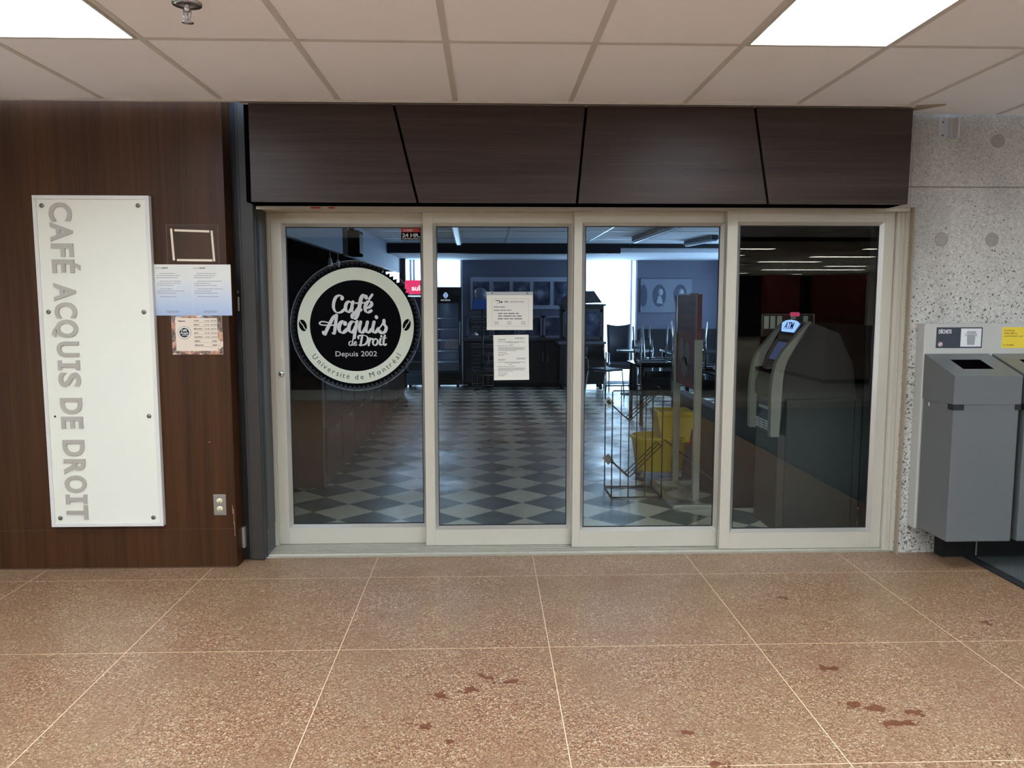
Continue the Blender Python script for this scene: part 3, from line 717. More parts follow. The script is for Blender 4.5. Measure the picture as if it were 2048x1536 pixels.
cafe = {
 'letter_c': [nib([(640, 500), (640, 478), (615, 464), (575, 485), (552, 545), (552, 600), (578, 638), (625, 636), (668, 600)], T1, T2), nib([(636, 492), (638, 500)], 34, 34)],
 'letter_a': [nib([(738, 545), (715, 527), (684, 545), (672, 590), (685, 630), (712, 630), (740, 590)], 36, T2), nib([(750, 532), (736, 590), (742, 630), (770, 634), (800, 600)], T1, T2)],
 'letter_f': [nib([(886, 490), (880, 466), (855, 464), (832, 500), (815, 580), (796, 655), (770, 700), (742, 695), (745, 664), (780, 640), (830, 612)], 40, T2), nib([(775, 544), (880, 540)], 20, 14), nib([(878, 482), (882, 488)], 30, 30)],
 'letter_e': [nib([(872, 598), (915, 585), (940, 556), (930, 528), (900, 532), (876, 575), (876, 620), (898, 640), (935, 622)], 38, T2), nib([(916, 502), (948, 458)], 26, 20)],
 'letter_a.': [nib([(578, 668), (545, 690), (500, 770), (470, 830), (452, 866), (438, 842)], 36, 16), nib([(578, 668), (566, 760), (552, 850), (532, 852)], T1, 16), nib([(600, 764), (500, 772), (420, 766), (402, 748), (430, 733), (485, 742), (520, 752)], 15, 12)],
 'letter_c.': [nib([(664, 758), (662, 738), (640, 732), (612, 756), (600, 800), (614, 842), (645, 846), (685, 812)], 42, T2), nib([(660, 750), (661, 756)], 26, 26)],
 'letter_q': [nib([(770, 742), (738, 734), (708, 770), (704, 822), (728, 846), (756, 824), (772, 790)], 38, T2), nib([(786, 732), (774, 800), (760, 868), (755, 900)], T1, T2)],
 'letter_u': [nib([(824, 738), (810, 800), (818, 842), (844, 844), (872, 800)], T1, T2), nib([(894, 738), (880, 800), (884, 842), (910, 842), (935, 812)], T1, T2)],
 'letter_i': [nib([(962, 738), (948, 800), (952, 842), (976, 844), (1006, 806)], T1, T2), nib([(986, 684), (989, 692)], 34, 34)],
 'letter_s': [nib([(996, 820), (1036, 775), (1064, 722)], 14, 13), nib([(1064, 722), (1066, 760), (1086, 795), (1072, 838), (1034, 852), (1012, 836)], 34, 22), nib([(1018, 834), (1024, 838)], 32, 32)],
 'letter_d': [nib([(732, 940), (712, 938), (700, 958), (704, 978), (718, 980), (734, 962)], 12, 5), nib([(746, 896), (736, 950), (735, 976), (744, 978)], 13, 6)],
 'letter_e.': [nib([(756, 964), (774, 954), (772, 940), (758, 946), (753, 968), (762, 981), (780, 970)], 12, 5)],
 'letter_d.': [nib([(836, 886), (828, 930), (818, 978)], 22, 8), nib([(798, 906), (800, 884), (840, 874), (884, 886), (894, 920), (872, 964), (834, 978), (802, 976)], 22, 8)],
 'letter_r': [nib([(916, 908), (908, 945), (902, 978)], 22, 8), nib([(908, 946), (926, 914), (944, 910), (946, 922)], 18, 12)],
 'letter_o': [nib([(976, 912), (954, 924), (946, 955), (960, 978), (982, 972), (996, 945), (990, 918), (974, 912)], 20, 9)],
 'letter_i.': [nib([(1026, 912), (1018, 950), (1020, 975), (1036, 972)], 22, 8), nib([(1034, 884), (1036, 888)], 22, 22)],
 'letter_t': [nib([(1070, 878), (1058, 930), (1056, 968), (1066, 978), (1082, 968)], 22, 8), nib([(1046, 908), (1088, 902)], 10, 8)],
}
for nm, strokes in cafe.items():
    layer([q for st in strokes for q in st], GY - 0.0016, nm.rstrip('.'), DSILV)
x, z = e2(553, 1092)
b = MB(); write(b, 'Depuis 2002', x, z, GY - 0.0014, 0.044, 0.0, width=427 * K); b.build('printed_text', DSILV, t)
word = 'Université de Montréal'
def adv(s): 
    vs, _ = text_faces(s + '|', 1.0); return bbox(vs)[1]
tot = adv(word); rb = 556
for k, chx in enumerate(word):
    if chx == ' ': continue
    a0 = adv(word[:k]) - adv(''); a1 = adv(word[:k + 1]) - adv('')
    mid = ((a0 + a1) / 2) / (tot - adv('')); th = (-57.5 + 115 * mid) * PI / 180
    vs, fs = text_faces(chx, 78 * K, -0.004); bb = bbox(vs); w = (a1 - a0) * 78 * K
    ox, oz = e2(PX + rb * math.sin(th), PY + rb * math.cos(th))
    ux = Vector((math.cos(th), 0, math.sin(th))); uz = Vector((-math.sin(th), 0, math.cos(th)))
    b = MB(); put(b, [(p[0] - (bb[0] + bb[1]) / 2, p[1]) for p in vs], fs, (ox, GY - 0.0017, oz), ux, uz, 0.0004, (0, -1, 0)); b.build('ring_letter', DBLACK, t)

# ------------------------------------------------------------------ papers and sticker on the glass
t = thing('surveillance_sticker', 'small red and black 24 HR surveillance sticker on the leftmost glass door', 'sticker', (-0.716, GY, 1.868))
b = MB(); b.box(-0.776, -0.656, GY - 0.0012, GY - 0.0002, 1.868, 1.938); b.build('backing', DBLACK, t)
b = MB(); b.box(-0.776, -0.656, GY - 0.002, GY - 0.0012, 1.914, 1.938); b.build('red_band', M('band_red', S(176, 44, 38), 0.5), t)
textline(t, DSILV, 'LOREX', -0.762, 1.919, GY - 0.002, 0.018, 0.02); textline(t, DSILV, '24 HR.', -0.770, 1.886, GY - 0.0012, 0.029, 0.03, width=0.105); textline(t, DSILV, 'SURVEILLANCE', -0.770, 1.872, GY - 0.0012, 0.013, 0.01, width=0.106)
G2 = Y2 + 0.024
t = thing('elevator_notice', 'landscape notice in a clear holder, upper paper on the second glass door', 'notice', (-0.13, G2, 1.334))
b = MB(); b.box(-0.268, 0.007, G2 - 0.003, G2 - 0.0008, 1.334, 1.545); b.build('sheet', PAPER, t)
b = MB(); b.box(-0.27, 0.008, G2 - 0.006, G2 - 0.0005, 1.542, 1.561, bevel=0.001); h = b.build('holder_strip', M('holder_clear', S(168, 172, 174), 0.3), t)
for x in (-0.235, -0.026):
    b = MB(); disc(b, x, 1.552, G2 - 0.0062, 0.004, 12); b.build('rivet', INKD, h)
b = MB(); Yp = G2 - 0.0032
for (a, c, d, e) in ((-0.237, -0.018, 1.519, 1.5198), (-0.237, -0.018, 1.357, 1.3578), (-0.237, -0.2362, 1.357, 1.5195), (-0.0188, -0.018, 1.357, 1.5195)): b.box(a, c, Yp - 0.0003, Yp, d, e)
b.build('border', INK, t)
b = MB()
b.poly([(-0.224, Yp, 1.507), (-0.206, Yp, 1.512), (-0.19, Yp, 1.509), (-0.186, Yp, 1.498), (-0.194, Yp, 1.494), (-0.212, Yp, 1.492), (-0.194, Yp, 1.497), (-0.192, Yp, 1.505), (-0.206, Yp, 1.507)], (0, -0.0004, 0))
b.poly([(-0.184, Yp, 1.506), (-0.175, Yp, 1.504), (-0.172, Yp, 1.5), (-0.182, Yp, 1.492)], (0, -0.0004, 0)); b.build('logo', INKD, t)
b = MB(); b.box(-0.163, -0.045, Yp - 0.0003, Yp, 1.4955, 1.4962); b.build('rule', INK, t)
lines(t, INK, Yp, [(-0.163, -0.137, 1.5, 0.006), (-0.13, -0.045, 1.501, 0.004)] + [(x, x + w, z, hh) for (x, w, z, hh) in ((-0.226, 0.07, 1.468, .005), (-0.226, 0.11, 1.449, .005), (-0.2, 0.13, 1.429, .0065), (-0.2, 0.14, 1.414, .0065), (-0.203, 0.15, 1.398, .0065))]
      + [(x, x + 0.025, z, 0.0025) for x in (-0.222, -0.146, -0.062) for z in (1.382, 1.375, 1.368)], 3)
t = thing('letter_notice', 'portrait typed letter, lower paper on the second glass door', 'notice', (-0.122, G2, 1.033))
b = MB(); b.poly([(-0.229, G2 - 0.0008, 1.3035), (-0.018, G2 - 0.0008, 1.306), (-0.014, G2 - 0.0008, 1.035), (-0.225, G2 - 0.0008, 1.0325)], (0, -0.0012, 0)); b.build('sheet', PAPER, t)
Yp = G2 - 0.0021
lines(t, INK, Yp, [(a, c, z, 0.0026) for (a, c, z) in ((-.2, -.155, 1.277), (-.2, -.16, 1.272), (-.1, -.045, 1.286), (-.1, -.045, 1.281), (-.2, -.04, 1.262), (-.15, -.08, 1.257), (-.13, -.11, 1.247), (-.205, -.11, 1.238),
        (-.2, -.035, 1.228), (-.2, -.05, 1.222), (-.2, -.04, 1.216), (-.2, -.09, 1.21), (-.2, -.15, 1.199), (-.2, -.14, 1.189), (-.2, -.165, 1.181), (-.2, -.155, 1.157), (-.2, -.16, 1.152), (-.09, -.035, 1.165), (-.09, -.035, 1.159),
        (-.2, -.035, 1.14), (-.16, -.07, 1.135), (-.135, -.115, 1.125), (-.205, -.095, 1.114), (-.2, -.04, 1.105), (-.2, -.04, 1.099), (-.2, -.045, 1.093), (-.2, -.11, 1.087), (-.2, -.14, 1.075), (-.2, -.145, 1.066), (-.2, -.16, 1.058))], 11)

# ------------------------------------------------------------------ right: wall bracket, waste station, mat
t = thing('wall_bracket', 'small white metal bracket screwed high on the concrete wall', 'bracket', (2.36, 0.338, 2.425))
WB = M('bracket_white', S(214, 214, 216), 0.4, 0.2)
b = MB(); b.box(2.312, 2.357, 0.33, 0.338, 2.425, 2.54); b.build('back_plate', WB, t)
b = MB(); b.box(2.349, 2.357, 0.285, 0.33, 2.425, 2.54); b.box(2.357, 2.4, 0.318, 0.338, 2.425, 2.54); b.box(2.392, 2.402, 0.28, 0.32, 2.425, 2.54); b.build('channel', WB, t)
for z in (2.446, 2.52):
    b = MB(); b.lathe([(0.006, 0), (0.005, 0.004), (0, 0.005)], n=12, mat=Matrix.Translation((2.332, 0.33, z)) @ Matrix.Rotation(PI / 2, 4, 'X')); b.build('screw', SCREW, t)

BYF = 0.262
t = thing('waste_station_panel', 'pale grey back panel with waste sorting labels on concrete wall', 'panel', (2.65, 0.3, 0.0))
b = MB(); b.box(2.256, 3.3, BYF, 0.285, 0.172, 1.376, bevel=0.002); b.box(2.246, 2.262, 0.255, 0.337, 0.172, 1.376, bevel=0.003); b.build('panel', BOARD, t)
b = MB(); b.box(2.42, 3.3, 0.25, 0.336, 0.0, 0.17); b.build('base', BLK, t)
b = MB(); b.box(2.62, 2.626, 0.244, 0.25, 0.0, 0.16); b.build('leg_edge', ALUD, t)
L = BYF - 0.0012
s1 = MB(); s1.box(2.321, 2.592, L, BYF, 1.236, 1.356, bevel=0.0004); s1 = s1.build('waste_label', M('label_slate', S(54, 58, 68), 0.5), t)
s1['label'] = 'slate grey label reading DÉCHETS'
b = MB(); b.box(2.465, 2.585, L - 0.0006, L, 1.244, 1.349); b.build('picture_ground', M('label_white', S(226, 226, 224), 0.5), s1)
b = MB()
b.poly([(2.498, L - 0.0007, 1.317), (2.553, L - 0.0007, 1.317), (2.547, L - 0.0007, 1.253), (2.504, L - 0.0007, 1.253)], (0, -0.0003, 0))
b.poly([(2.494, L - 0.0007, 1.319), (2.557, L - 0.0007, 1.319), (2.55, L - 0.0007, 1.335), (2.501, L - 0.0007, 1.335)], (0, -0.0003, 0))
for sx_ in (-1, 1): b.box(2.525 + sx_ * 0.032 - 0.003, 2.525 + sx_ * 0.032 + 0.003, L - 0.001, L - 0.0007, 1.303, 1.318)
b.build('picture_bin', M('pic_grey', S(176, 176, 176), 0.5), s1)
b = MB()
for k in range(6): b.box(2.506 + k * 0.0072, 2.508 + k * 0.0072, L - 0.0014, L - 0.001, 1.257, 1.312)
b.box(2.5, 2.552, L - 0.0014, L - 0.001, 1.321, 1.3225); b.build('picture_ribs', M('pic_dark', S(110, 110, 112), 0.5), s1)
M('label_text', S(232, 228, 226), 0.5); textline(s1, MATS['label_text'], 'DÉCHETS', 2.333, 1.321, L, 0.03, 0.03, width=0.075); b = MB(); disc(b, 2.347, 1.258, L - 0.0002, 0.0135, 20); b.build('symbol_ground', MATS['label_text'], s1)
b = MB(); disc(b, 2.347, 1.258, L - 0.0008, 0.0118, 20, 0.0085); b.poly([(2.3395, L - 0.0008, 1.2645), (2.3415, L - 0.0008, 1.2665), (2.3545, L - 0.0008, 1.2515), (2.3525, L - 0.0008, 1.2495)], (0, -0.0003, 0)); b.build('symbol', M('symbol_red', S(150, 60, 62), 0.5), s1)
s2 = MB(); s2.box(2.708, 2.98, L, BYF, 1.236, 1.356, bevel=0.0004); s2 = s2.build('recycling_label', M('label_yellow', S(236, 206, 60), 0.5), t)
s2['label'] = 'yellow recycling label'
LI = M('label_ink', S(84, 72, 28), 0.6)
for k, wd in enumerate(('PLASTIQUE', 'VERRE, MÉTAL', 'CONTENANTS, LAIT ET JUS')): textline(s2, LI, wd, 2.718, 1.332 - 0.016 * k, L, 0.0125, 0.004)
lines(s2, LI, L, [(2.735, 2.78, 1.251, 0.004)]); b = MB(); disc(b, 2.722, 1.253, L - 0.0003, 0.006, 16, 0.0042); b.build('symbol', LI, s2)

def waste_bin(x0, label):
    x1 = x0 + 0.375; yb, yf = 0.2545, -0.055
    t = thing('waste_bin', label, 'bin', ((x0 + x1) / 2, 0.1, 0.18), 'grey waste bins hung on the sorting panel')
    # body, slightly narrower than its hood
    a = 0.006
    b = MB(); b.box(x0 + a, x1 - a, yf + 0.004, yb - 0.002, 0.183, 0.955, bevel=0.006); b.build('body', BIN, t)
    # hood: sloping lid with a square opening
    b = MB(); zf0, zf1, zk = 0.948, 1.104, 1.204
    Pf = lambda u, v: (x0 + u * (x1 - x0), yf + v * (yb - yf), zf1 + v * (zk - zf1))
    b.poly([(x0, yf, zf0), (x1, yf, zf0), (x1, yf, zf1), (x0, yf, zf1)])
    b.poly([(x0, yf, zf0), (x0, yf, zf1), (x0, yb, zk), (x0, yb, zf0)]); b.poly([(x1, yf, zf0), (x1, yf, zf1), (x1, yb, zk), (x1, yb, zf0)])
    b.poly([(x0, yb, zf0), (x1, yb, zf0), (x1, yb, zk), (x0, yb, zk)])
    u0, u1, v0, v1 = 0.27, 0.73, 0.3, 0.72
    for q in (((0, 0), (1, 0), (u1, v0), (u0, v0)), ((1, 0), (1, 1), (u1, v1), (u1, v0)), ((1, 1), (0, 1), (u0, v1), (u1, v1)), ((0, 1), (0, 0), (u0, v0), (u0, v1))): b.poly([Pf(*p) for p in q])
    bmesh.ops.remove_doubles(b.bm, verts=b.bm.verts[:], dist=1e-5)
    h = b.build('hood', BIN, t)
    b = MB(); q = [Pf(u0, v0), Pf(u1, v0), Pf(u1, v1), Pf(u0, v1)]
    for k in range(4):
        p, r = Vector(q[k]), Vector(q[(k + 1) % 4]); b.poly([p, r, r + Vector((0, 0, -0.14)), p + Vector((0, 0, -0.14))])
    b.poly([Vector(p) + Vector((0, 0, -0.14)) for p in q]); b.build('opening', CBLACK, h)
    for (xa, xb) in ((x0 - 0.001, x0 + 0.06), (x1 - 0.03, x1 + 0.001)):
        b = MB(); b.box(xa, xb, yf - 0.001, yf + 0.05, 0.918, 0.949); b.build('latch', RUB, t)
    b = MB(); b.box(x0 - 0.001, x0 + 0.004, 0.18, 0.186, 0.91, 0.932); b.build('rivet', ALU, t)
    return t
waste_bin(2.254, 'grey metal waste bin with slanted hood under the DÉCHETS label')
waste_bin(2.652, 'grey metal recycling bin under the yellow label at the right edge')

t = thing('floor_mat', 'grey ribbed entrance mat with black rubber edge below the bins', 'mat', (3.8, -2.5, 0))
b = MB(); b.box(2.6, 5.2, -6.0, 0.21, 0.0, 0.01); b.build('carpet', mat_ribs(), t)
b = MB(); b.box(2.545, 2.6, -6.05, 0.245, 0, 0.008); b.box(2.6, 5.2, 0.21, 0.245, 0, 0.008); b.build('rubber_edge', RUB, t)

# ------------------------------------------------------------------ café shell
YB = 10.2; CCZ = 2.365
b = MB(); b.box(-3.4, 4.2, 0.64, YB + 0.3, -0.1, 0.0); fc = struct('floor_cafe', b, TILEF)
off = fc.location.copy(); fc.data.transform(Matrix.Translation(off)); fc.location = (0, 0, 0)
b = MB(); b.box(-3.4, 4.2, 0.64, 7.9, CCZ, CCZ + 0.3)
cc = struct('ceiling_cafe', b, CCEIL)
b2 = MB(); b2.box(-3.4, 4.2, 7.9, YB + 0.3, 2.235, CCZ + 0.3); struct('ceiling_window_bay', b2, CCEIL)
b = MB()
for k in range(7): b.box(-1.74, 4.2, 0.87 + 1.2192 * k - 0.012, 0.87 + 1.2192 * k + 0.012, CCZ - 0.004, CCZ)
for x in (-1.2, 0.03, 1.22, 1.9, 2.75, 3.6): b.box(x - 0.012, x + 0.012, 0.66, 7.9, CCZ - 0.0035, CCZ)
b.build('grid_bars', M('cafe_grid', S(214, 220, 230), 0.4, 0.2), cc)
b = MB(); b.box(-1.74, 1.76, 7.86, 8.1, 2.218, CCZ); b.box(1.76, 4.2, 7.86, 8.1, 2.3, CCZ); struct('trim_12', b, CDARK)
b = MB(); b.box(-3.6, -2.5, 0.64, YB - 0.6, 0, CCZ); b.box(-3.6, -3.4, 0.64, YB + 0.3, 0, CCZ); struct('wall_cafe_left', b, CBLACK)
W3 = (5.9, 9.7, 0.7, 2.1)
b = MB(); b.box(4.2, 4.4, 0.64, W3[0], 0, CCZ); b.box(4.2, 4.4, W3[1], YB + 0.3, 0, CCZ); b.box(4.2, 4.4, W3[0], W3[1], 0, W3[2]); b.box(4.2, 4.4, W3[0], W3[1], W3[3], CCZ); struct('wall_cafe_right', b, CWALL)
b = MB(); b.box(-3.4, -1.6, 0.64, 0.7, 0, CCZ); b.box(2.3, 4.2, 0.66, 0.7, 0, CCZ); struct('wall_cafe_front', b, CDARK)
# back wall with two floor-to-ceiling windows
W1 = (-2.2, -0.69); W2 = (1.5, 2.475)
b = MB()
for (a, c) in ((-3.4, W1[0]), (W1[1], W2[0]), (W2[1], 4.2)): b.box(a, c, YB, YB + 0.25, 0, 2.3)
struct('wall_cafe_back', b, CWALL)
b = MB(); b.box(W2[1] + 0.02, 4.2, YB - 0.04, YB, 0.0, 1.0); struct('baseboard_back', b, CDARK)
WFR = M('window_frame_pale', S(206, 214, 226), 0.4)
for k, (a, c, bars_) in enumerate(((*W1, (-1.62, -1.56)), (*W2, (2.36,)))):
    t = thing('window_%d' % (k + 1), None, None, ((a + c) / 2, YB + 0.1, 0), kind='structure')
    b = MB()
    for x in (a + 0.02, c - 0.02): b.box(x - 0.02, x + 0.02, YB + 0.02, YB + 0.12, 0, 2.235)
    for x in bars_: b.box(x - 0.018, x + 0.018, YB + 0.02, YB + 0.12, 0, 2.235)
    b.box(a, c, YB + 0.02, YB + 0.12, 0, 0.05); b.build('window_frame', WFR, t)
    b = MB(); b.box(a, c, YB + 0.06, YB + 0.066, 0.05, 2.235); b.build('pane', WGLASS, t)
t = thing('window_3', None, None, (4.3, 7.8, 0.7), kind='structure')  # unseen window added on the right wall to light the café
b = MB(); b.box(4.26, 4.34, W3[0], W3[1], W3[2], W3[2] + 0.05); b.box(4.26, 4.34, W3[0], W3[1], W3[3] - 0.05, W3[3])
for k in range(5): b.box(4.26, 4.34, W3[0] + k * 0.937, W3[0] + k * 0.937 + 0.05, W3[2], W3[3])
b.build('window_frame', WFR, t)
b = MB(); b.box(4.29, 4.296, W3[0], W3[1], W3[2], W3[3]); b.build('pane', WGLASS, t)
b = MB(); b.box(-1.765, -1.66, 9.7, 9.82, 0.0, 2.235); struct('trim_13', b, M('pillar_dark', S(38, 40, 48), 0.5))
# bulkhead over the counter, in two lengths
b = MB(); b.box(-1.80, -1.75, 0.9, 4.15, 1.99, CCZ); struct('trim_14', b, CBULK)
b = MB(); b.box(-2.5, -1.80, 0.9, 9.6, 2.0, CCZ); struct('trim_16', b, CBLACK)
b = MB(); b.box(-1.80, -1.75, 4.45, 9.68, 1.99, CCZ); struct('trim_15', b, CBULK)
# knee wall and full-height return on the right
b = MB(); b.box(1.49, 1.6, 1.48, 3.2, 0, 0.67); b.box(1.484, 1.49, 1.47, 3.2, 0, 0.12); kw = struct('wall_knee', b, CDARK)
b = MB(); b.box(1.48, 1.4925, 1.46, 3.2, 0.12, 0.126); b.build('rail_edge', M('edge_grey', S(120, 124, 130), 0.4, 0.3), kw)
b = MB(); b.box(1.52, 4.2, 1.4, 1.48, 0, CCZ); struct('wall_partition', b, CBLACK)

# ------------------------------------------------------------------ café: ceiling fixtures
def tube_light(p0, p1, label):
    p0, p1 = Vector(p0), Vector(p1); d = p1 - p0; L_ = d.length; a = math.atan2(d.y, d.x)
    t = thing('tube_light', label, 'light', (p0 + d / 2), local=True); t.rotation_euler = (0, 0, a)
    b = MB(); b.box(-L_ / 2, L_ / 2, -0.045, 0.045, 0.0, 0.062, bevel=0.004); b.build('housing', M('tube_housing', S(60, 64, 76), 0.4), t)
    b = MB(); b.box(-L_ / 2 + 0.01, L_ / 2 - 0.01, -0.03, 0.03, -0.02, 0.0, bevel=0.006); b.build('lens', M('tube_lens', S(210, 220, 236), 0.3), t)
tube_light((-0.646, 7.1, CCZ - 0.0618), (-0.59, 4.2, CCZ - 0.0618), 'unlit tube light on the café ceiling behind the second glass door')
tube_light((1.75, 6.65, CCZ - 0.0618), (1.8, 4.3, CCZ - 0.0618), 'long unlit tube light on the café ceiling behind the third glass door')
tube_light((2.62, 7.3, CCZ - 0.0618), (2.72, 6.2, CCZ - 0.0618), 'short unlit tube light near the dark beam, right end of the third door')
t = thing('wall_speaker', 'dark box speaker on a bracket hanging in front of the pale bulkhead', 'speaker', (-1.68, 4.6, 1.95))
b = MB(); b.box(-1.75, -1.63, 4.45, 4.75, 1.99, 2.26, bevel=0.01); b.build('cabinet', CBLACK, t)
b = MB(); b.box(-1.63, -1.625, 4.48, 4.72, 2.02, 2.23); b.build('grille', M('grille', S(70, 74, 84), 0.5), t)
b = MB(); b.box(-1.752, -1.7, 4.56, 4.64, 2.26, 2.36); b.build('bracket', CDARK, t)
for k, (y, dx) in enumerate(((3.3, 0), (3.7, 0), (5.4, 0), (7.2, 0))):
    t = thing('pendant_lamp', ['slim pale pendant lamp nearest the doors over the dark counter', 'slim pale pendant lamp second from the doors over the counter', 'slim pale pendant lamp third from the doors over the counter', 'slim pale pendant lamp nearest the window over the counter'][k], 'lamp', (-1.72, y, 1.83), 'pendant lamps over the counter')
    b = MB(); b.seg((-1.72, y, 1.9), (-1.72, y, 1.97), 0.004); b.seg((-1.72, y, 1.97), (-1.78, y, 1.995), 0.004); b.build('cord', ALUD, t)
    b = MB(); b.lathe([(0.022, 1.83), (0.024, 1.85), (0.014, 1.895), (0.006, 1.91), (0, 1.91)], -1.72, y, 14); b.build('shade', M('shade_pale', S(226, 230, 236), 0.3), t)

# ------------------------------------------------------------------ café: service counter on the left
t = thing('service_counter', 'long dark wood service counter along the left of the café', 'counter', (-1.9, 5.3, 0))
b = MB(); b.box(-2.25, -1.58, 2.12, 8.5, 0.0, 0.92); b.build('carcass', WOODC, t)
b = MB(); b.box(-2.3, -1.54, 2.06, 8.52, 0.92, 0.96, bevel=0.006); b.build('countertop', CBLACK, t)
b = MB(); b.box(-1.585, -1.572, 2.1, 2.14, 0, 0.92); b.build('corner_post', M('post_dark', S(46, 40, 38), 0.5), t)
for k in range(9):
    y0 = 2.2 + k * 0.69
    b = MB(); b.box(-1.582, -1.566, y0, y0 + 0.66, 0.1, 0.48, bevel=0.003); d = b.build('door', WOODC, t)
    b = MB(); b.seg((-1.556, y0 + 0.2, 0.44), (-1.556, y0 + 0.46, 0.44), 0.006); b.seg((-1.566, y0 + 0.2, 0.44), (-1.556, y0 + 0.2, 0.44), 0.005); b.seg((-1.566, y0 + 0.46, 0.44), (-1.556, y0 + 0.46, 0.44), 0.005); b.build('handle', M('handle_grey', S(96, 98, 102), 0.4, 0.5), d)
    b = MB(); b.box(-1.582, -1.566, y0, y0 + 0.66, 0.52, 0.88, bevel=0.003); b.build('drawer', WOODC, t)

# ------------------------------------------------------------------ café: fridges
def fridge(x0, x1, label, body, headcol, red):
    yf, yb, H = 9.55, 10.12, 1.745 if not red else 1.86
    t = thing('display_fridge', label, 'fridge', ((x0 + x1) / 2, 9.85, 0))
    b = MB(); b.box(x0, x0 + 0.03, yf + 0.06, yb, 0.05, H); b.box(x1 - 0.03, x1, yf + 0.06, yb, 0.05, H); b.box(x0, x1, yb - 0.03, yb, 0.05, H); b.box(x0, x1, yf + 0.06, yb, 0.05, 0.24); b.box(x0, x1, yf + 0.06, yb, H - 0.24, H); b.build('cabinet', body, t)
    b = MB(); b.box(x0, x1, yf + 0.02, yf + 0.06, 0.06, 0.26)
    for k in range(5): b.box(x0 + 0.05, x1 - 0.05, yf + 0.008, yf + 0.02, 0.08 + k * 0.035, 0.092 + k * 0.035)
    b.build('grille', M('fridge_grille' + str(red), S(118, 140, 166) if red else S(30, 32, 36), 0.35, 0.5), t)
    b = MB(); z0, z1 = 0.27, H - 0.25
    for (a, c, d, e) in ((x0, x1, z0, z0 + 0.03), (x0, x1, z1 - 0.03, z1), (x0, x0 + 0.04, z0, z1), (x1 - 0.04, x1, z0, z1)): b.box(a, c, yf + 0.015, yf + 0.055, d, e)
    dr = b.build('door', body, t)
    b = MB(); b.box(x0 + 0.04, x1 - 0.04, yf + 0.03, yf + 0.036, z0 + 0.03, z1 - 0.03); b.build('glass', WGLASS, dr)
    b = MB(); b.seg((x1 - 0.02, yf - 0.012, 0.75), (x1 - 0.02, yf - 0.012, 1.15), 0.009); b.seg((x1 - 0.02, yf + 0.015, 0.77), (x1 - 0.02, yf - 0.012, 0.77), 0.007); b.seg((x1 - 0.02, yf + 0.015, 1.13), (x1 - 0.02, yf - 0.012, 1.13), 0.007); b.build('handle', ALU, dr)
    for k in range(5):
        z = z0 + 0.17 + k * 0.19; b = MB(); b.box(x0 + 0.035, x1 - 0.035, yf + 0.1, yb - 0.04, z, z + 0.012); b.build('shelf', M('shelf_pale', S(190, 204, 224), 0.3, 0.3), t)
    b = MB(); b.box(x0 + 0.03, x1 - 0.03, yb - 0.036, yb - 0.031, 0.26, z1); b.build('liner', M('liner_blue', S(150, 172, 212), 0.5), t)
    b = MB(); b.box(x0, x1, yf, yf + 0.06, H - 0.24, H, bevel=0.004); hd_ = b.build('header', headcol, t)
    if not red:
        b = MB(); b.box(x0 + 0.032, x0 + 0.042, yf + 0.07, yf + 0.09, 0.3, z1 - 0.02); b.build('lamp_strip', EM('fridge_lamp', (0.55, 0.75, 1.0), 9.0), t)
    for x in (x0 + 0.06, x1 - 0.06): 
        b = MB(); b.lathe([(0, 0), (0.025, 0.005), (0.025, 0.045), (0, 0.05)], x, yf + 0.1, 12); b.build('foot', RUB, t)
    return t, hd_, yf, H
t, h_, yf, H = fridge(-1.158, -0.706, 'black drinks fridge with a pale leaf emblem on its header', M('fridge_black', S(20, 22, 26), 0.35), M('fridge_head', S(22, 26, 30), 0.4), False)
b = MB()
lf = [(-0.962 + 0.042 * math.sin(PI * k / 12) * (1 if 0 else 1), yf - 0.0005, 1.545 + 0.115 * k / 12) for k in range(13)] + [(-0.962 - 0.042 * math.sin(PI * k / 12), yf - 0.0005, 1.545 + 0.115 * k / 12) for k in range(11, 0, -1)]
b.poly(lf, (0, -0.0006, 0)); b.build('leaf_emblem', EM('leaf_lit', (0.36, 0.5, 0.85), 0.9), h_)
b = MB()
for (p, q) in (((0, 1.55), (0, 1.655)), ((0, 1.57), (.025, 1.59)), ((0, 1.57), (-.025, 1.59)), ((0, 1.595), (.03, 1.617)), ((0, 1.595), (-.03, 1.617)), ((0, 1.62), (.02, 1.638)), ((0, 1.62), (-.02, 1.638))):
    b.seg((-0.962 + p[0], yf - 0.0014, p[1]), (-0.962 + q[0], yf - 0.0014, q[1]), 0.0022, 6)
b.build('leaf_vein', CDARK, h_)
b = MB(); write(b, 'MATEINA', -0.962, 1.508, yf - 0.0004, 0.034, 0.015, 'CENTER', space=1.15); b.build('header_text', EM('text_lit', (0.7, 0.78, 0.9), 0.7), h_)
RS = bpy.data.materials.new('lit_red_sign'); q = NT(RS); q.surf(q.n('Emission', i_Color=S(232, 60, 110), i_Strength=1.0)); MATS['lit_red_sign'] = RS
t, h_, yf, H = fridge(-1.655, -1.215, 'drinks fridge with a lit pink-red header beside the dark pillar', M('fridge_steel', S(120, 132, 150), 0.3, 0.4), RS, True)
b = MB(); write(b, 'aulit', -1.435, 1.685, yf - 0.0006, 0.125, 0.02, 'CENTER'); b.build('header_text', EM('lit_white', (1, 0.93, 0.97), 1.2), h_)
b = MB(); b.box(-1.655, -1.215, yf - 0.004, yf, 1.575, 1.6); b.build('lit_strip', EM('lit_strip', (0.6, 0.85, 1.0), 1.0), t)

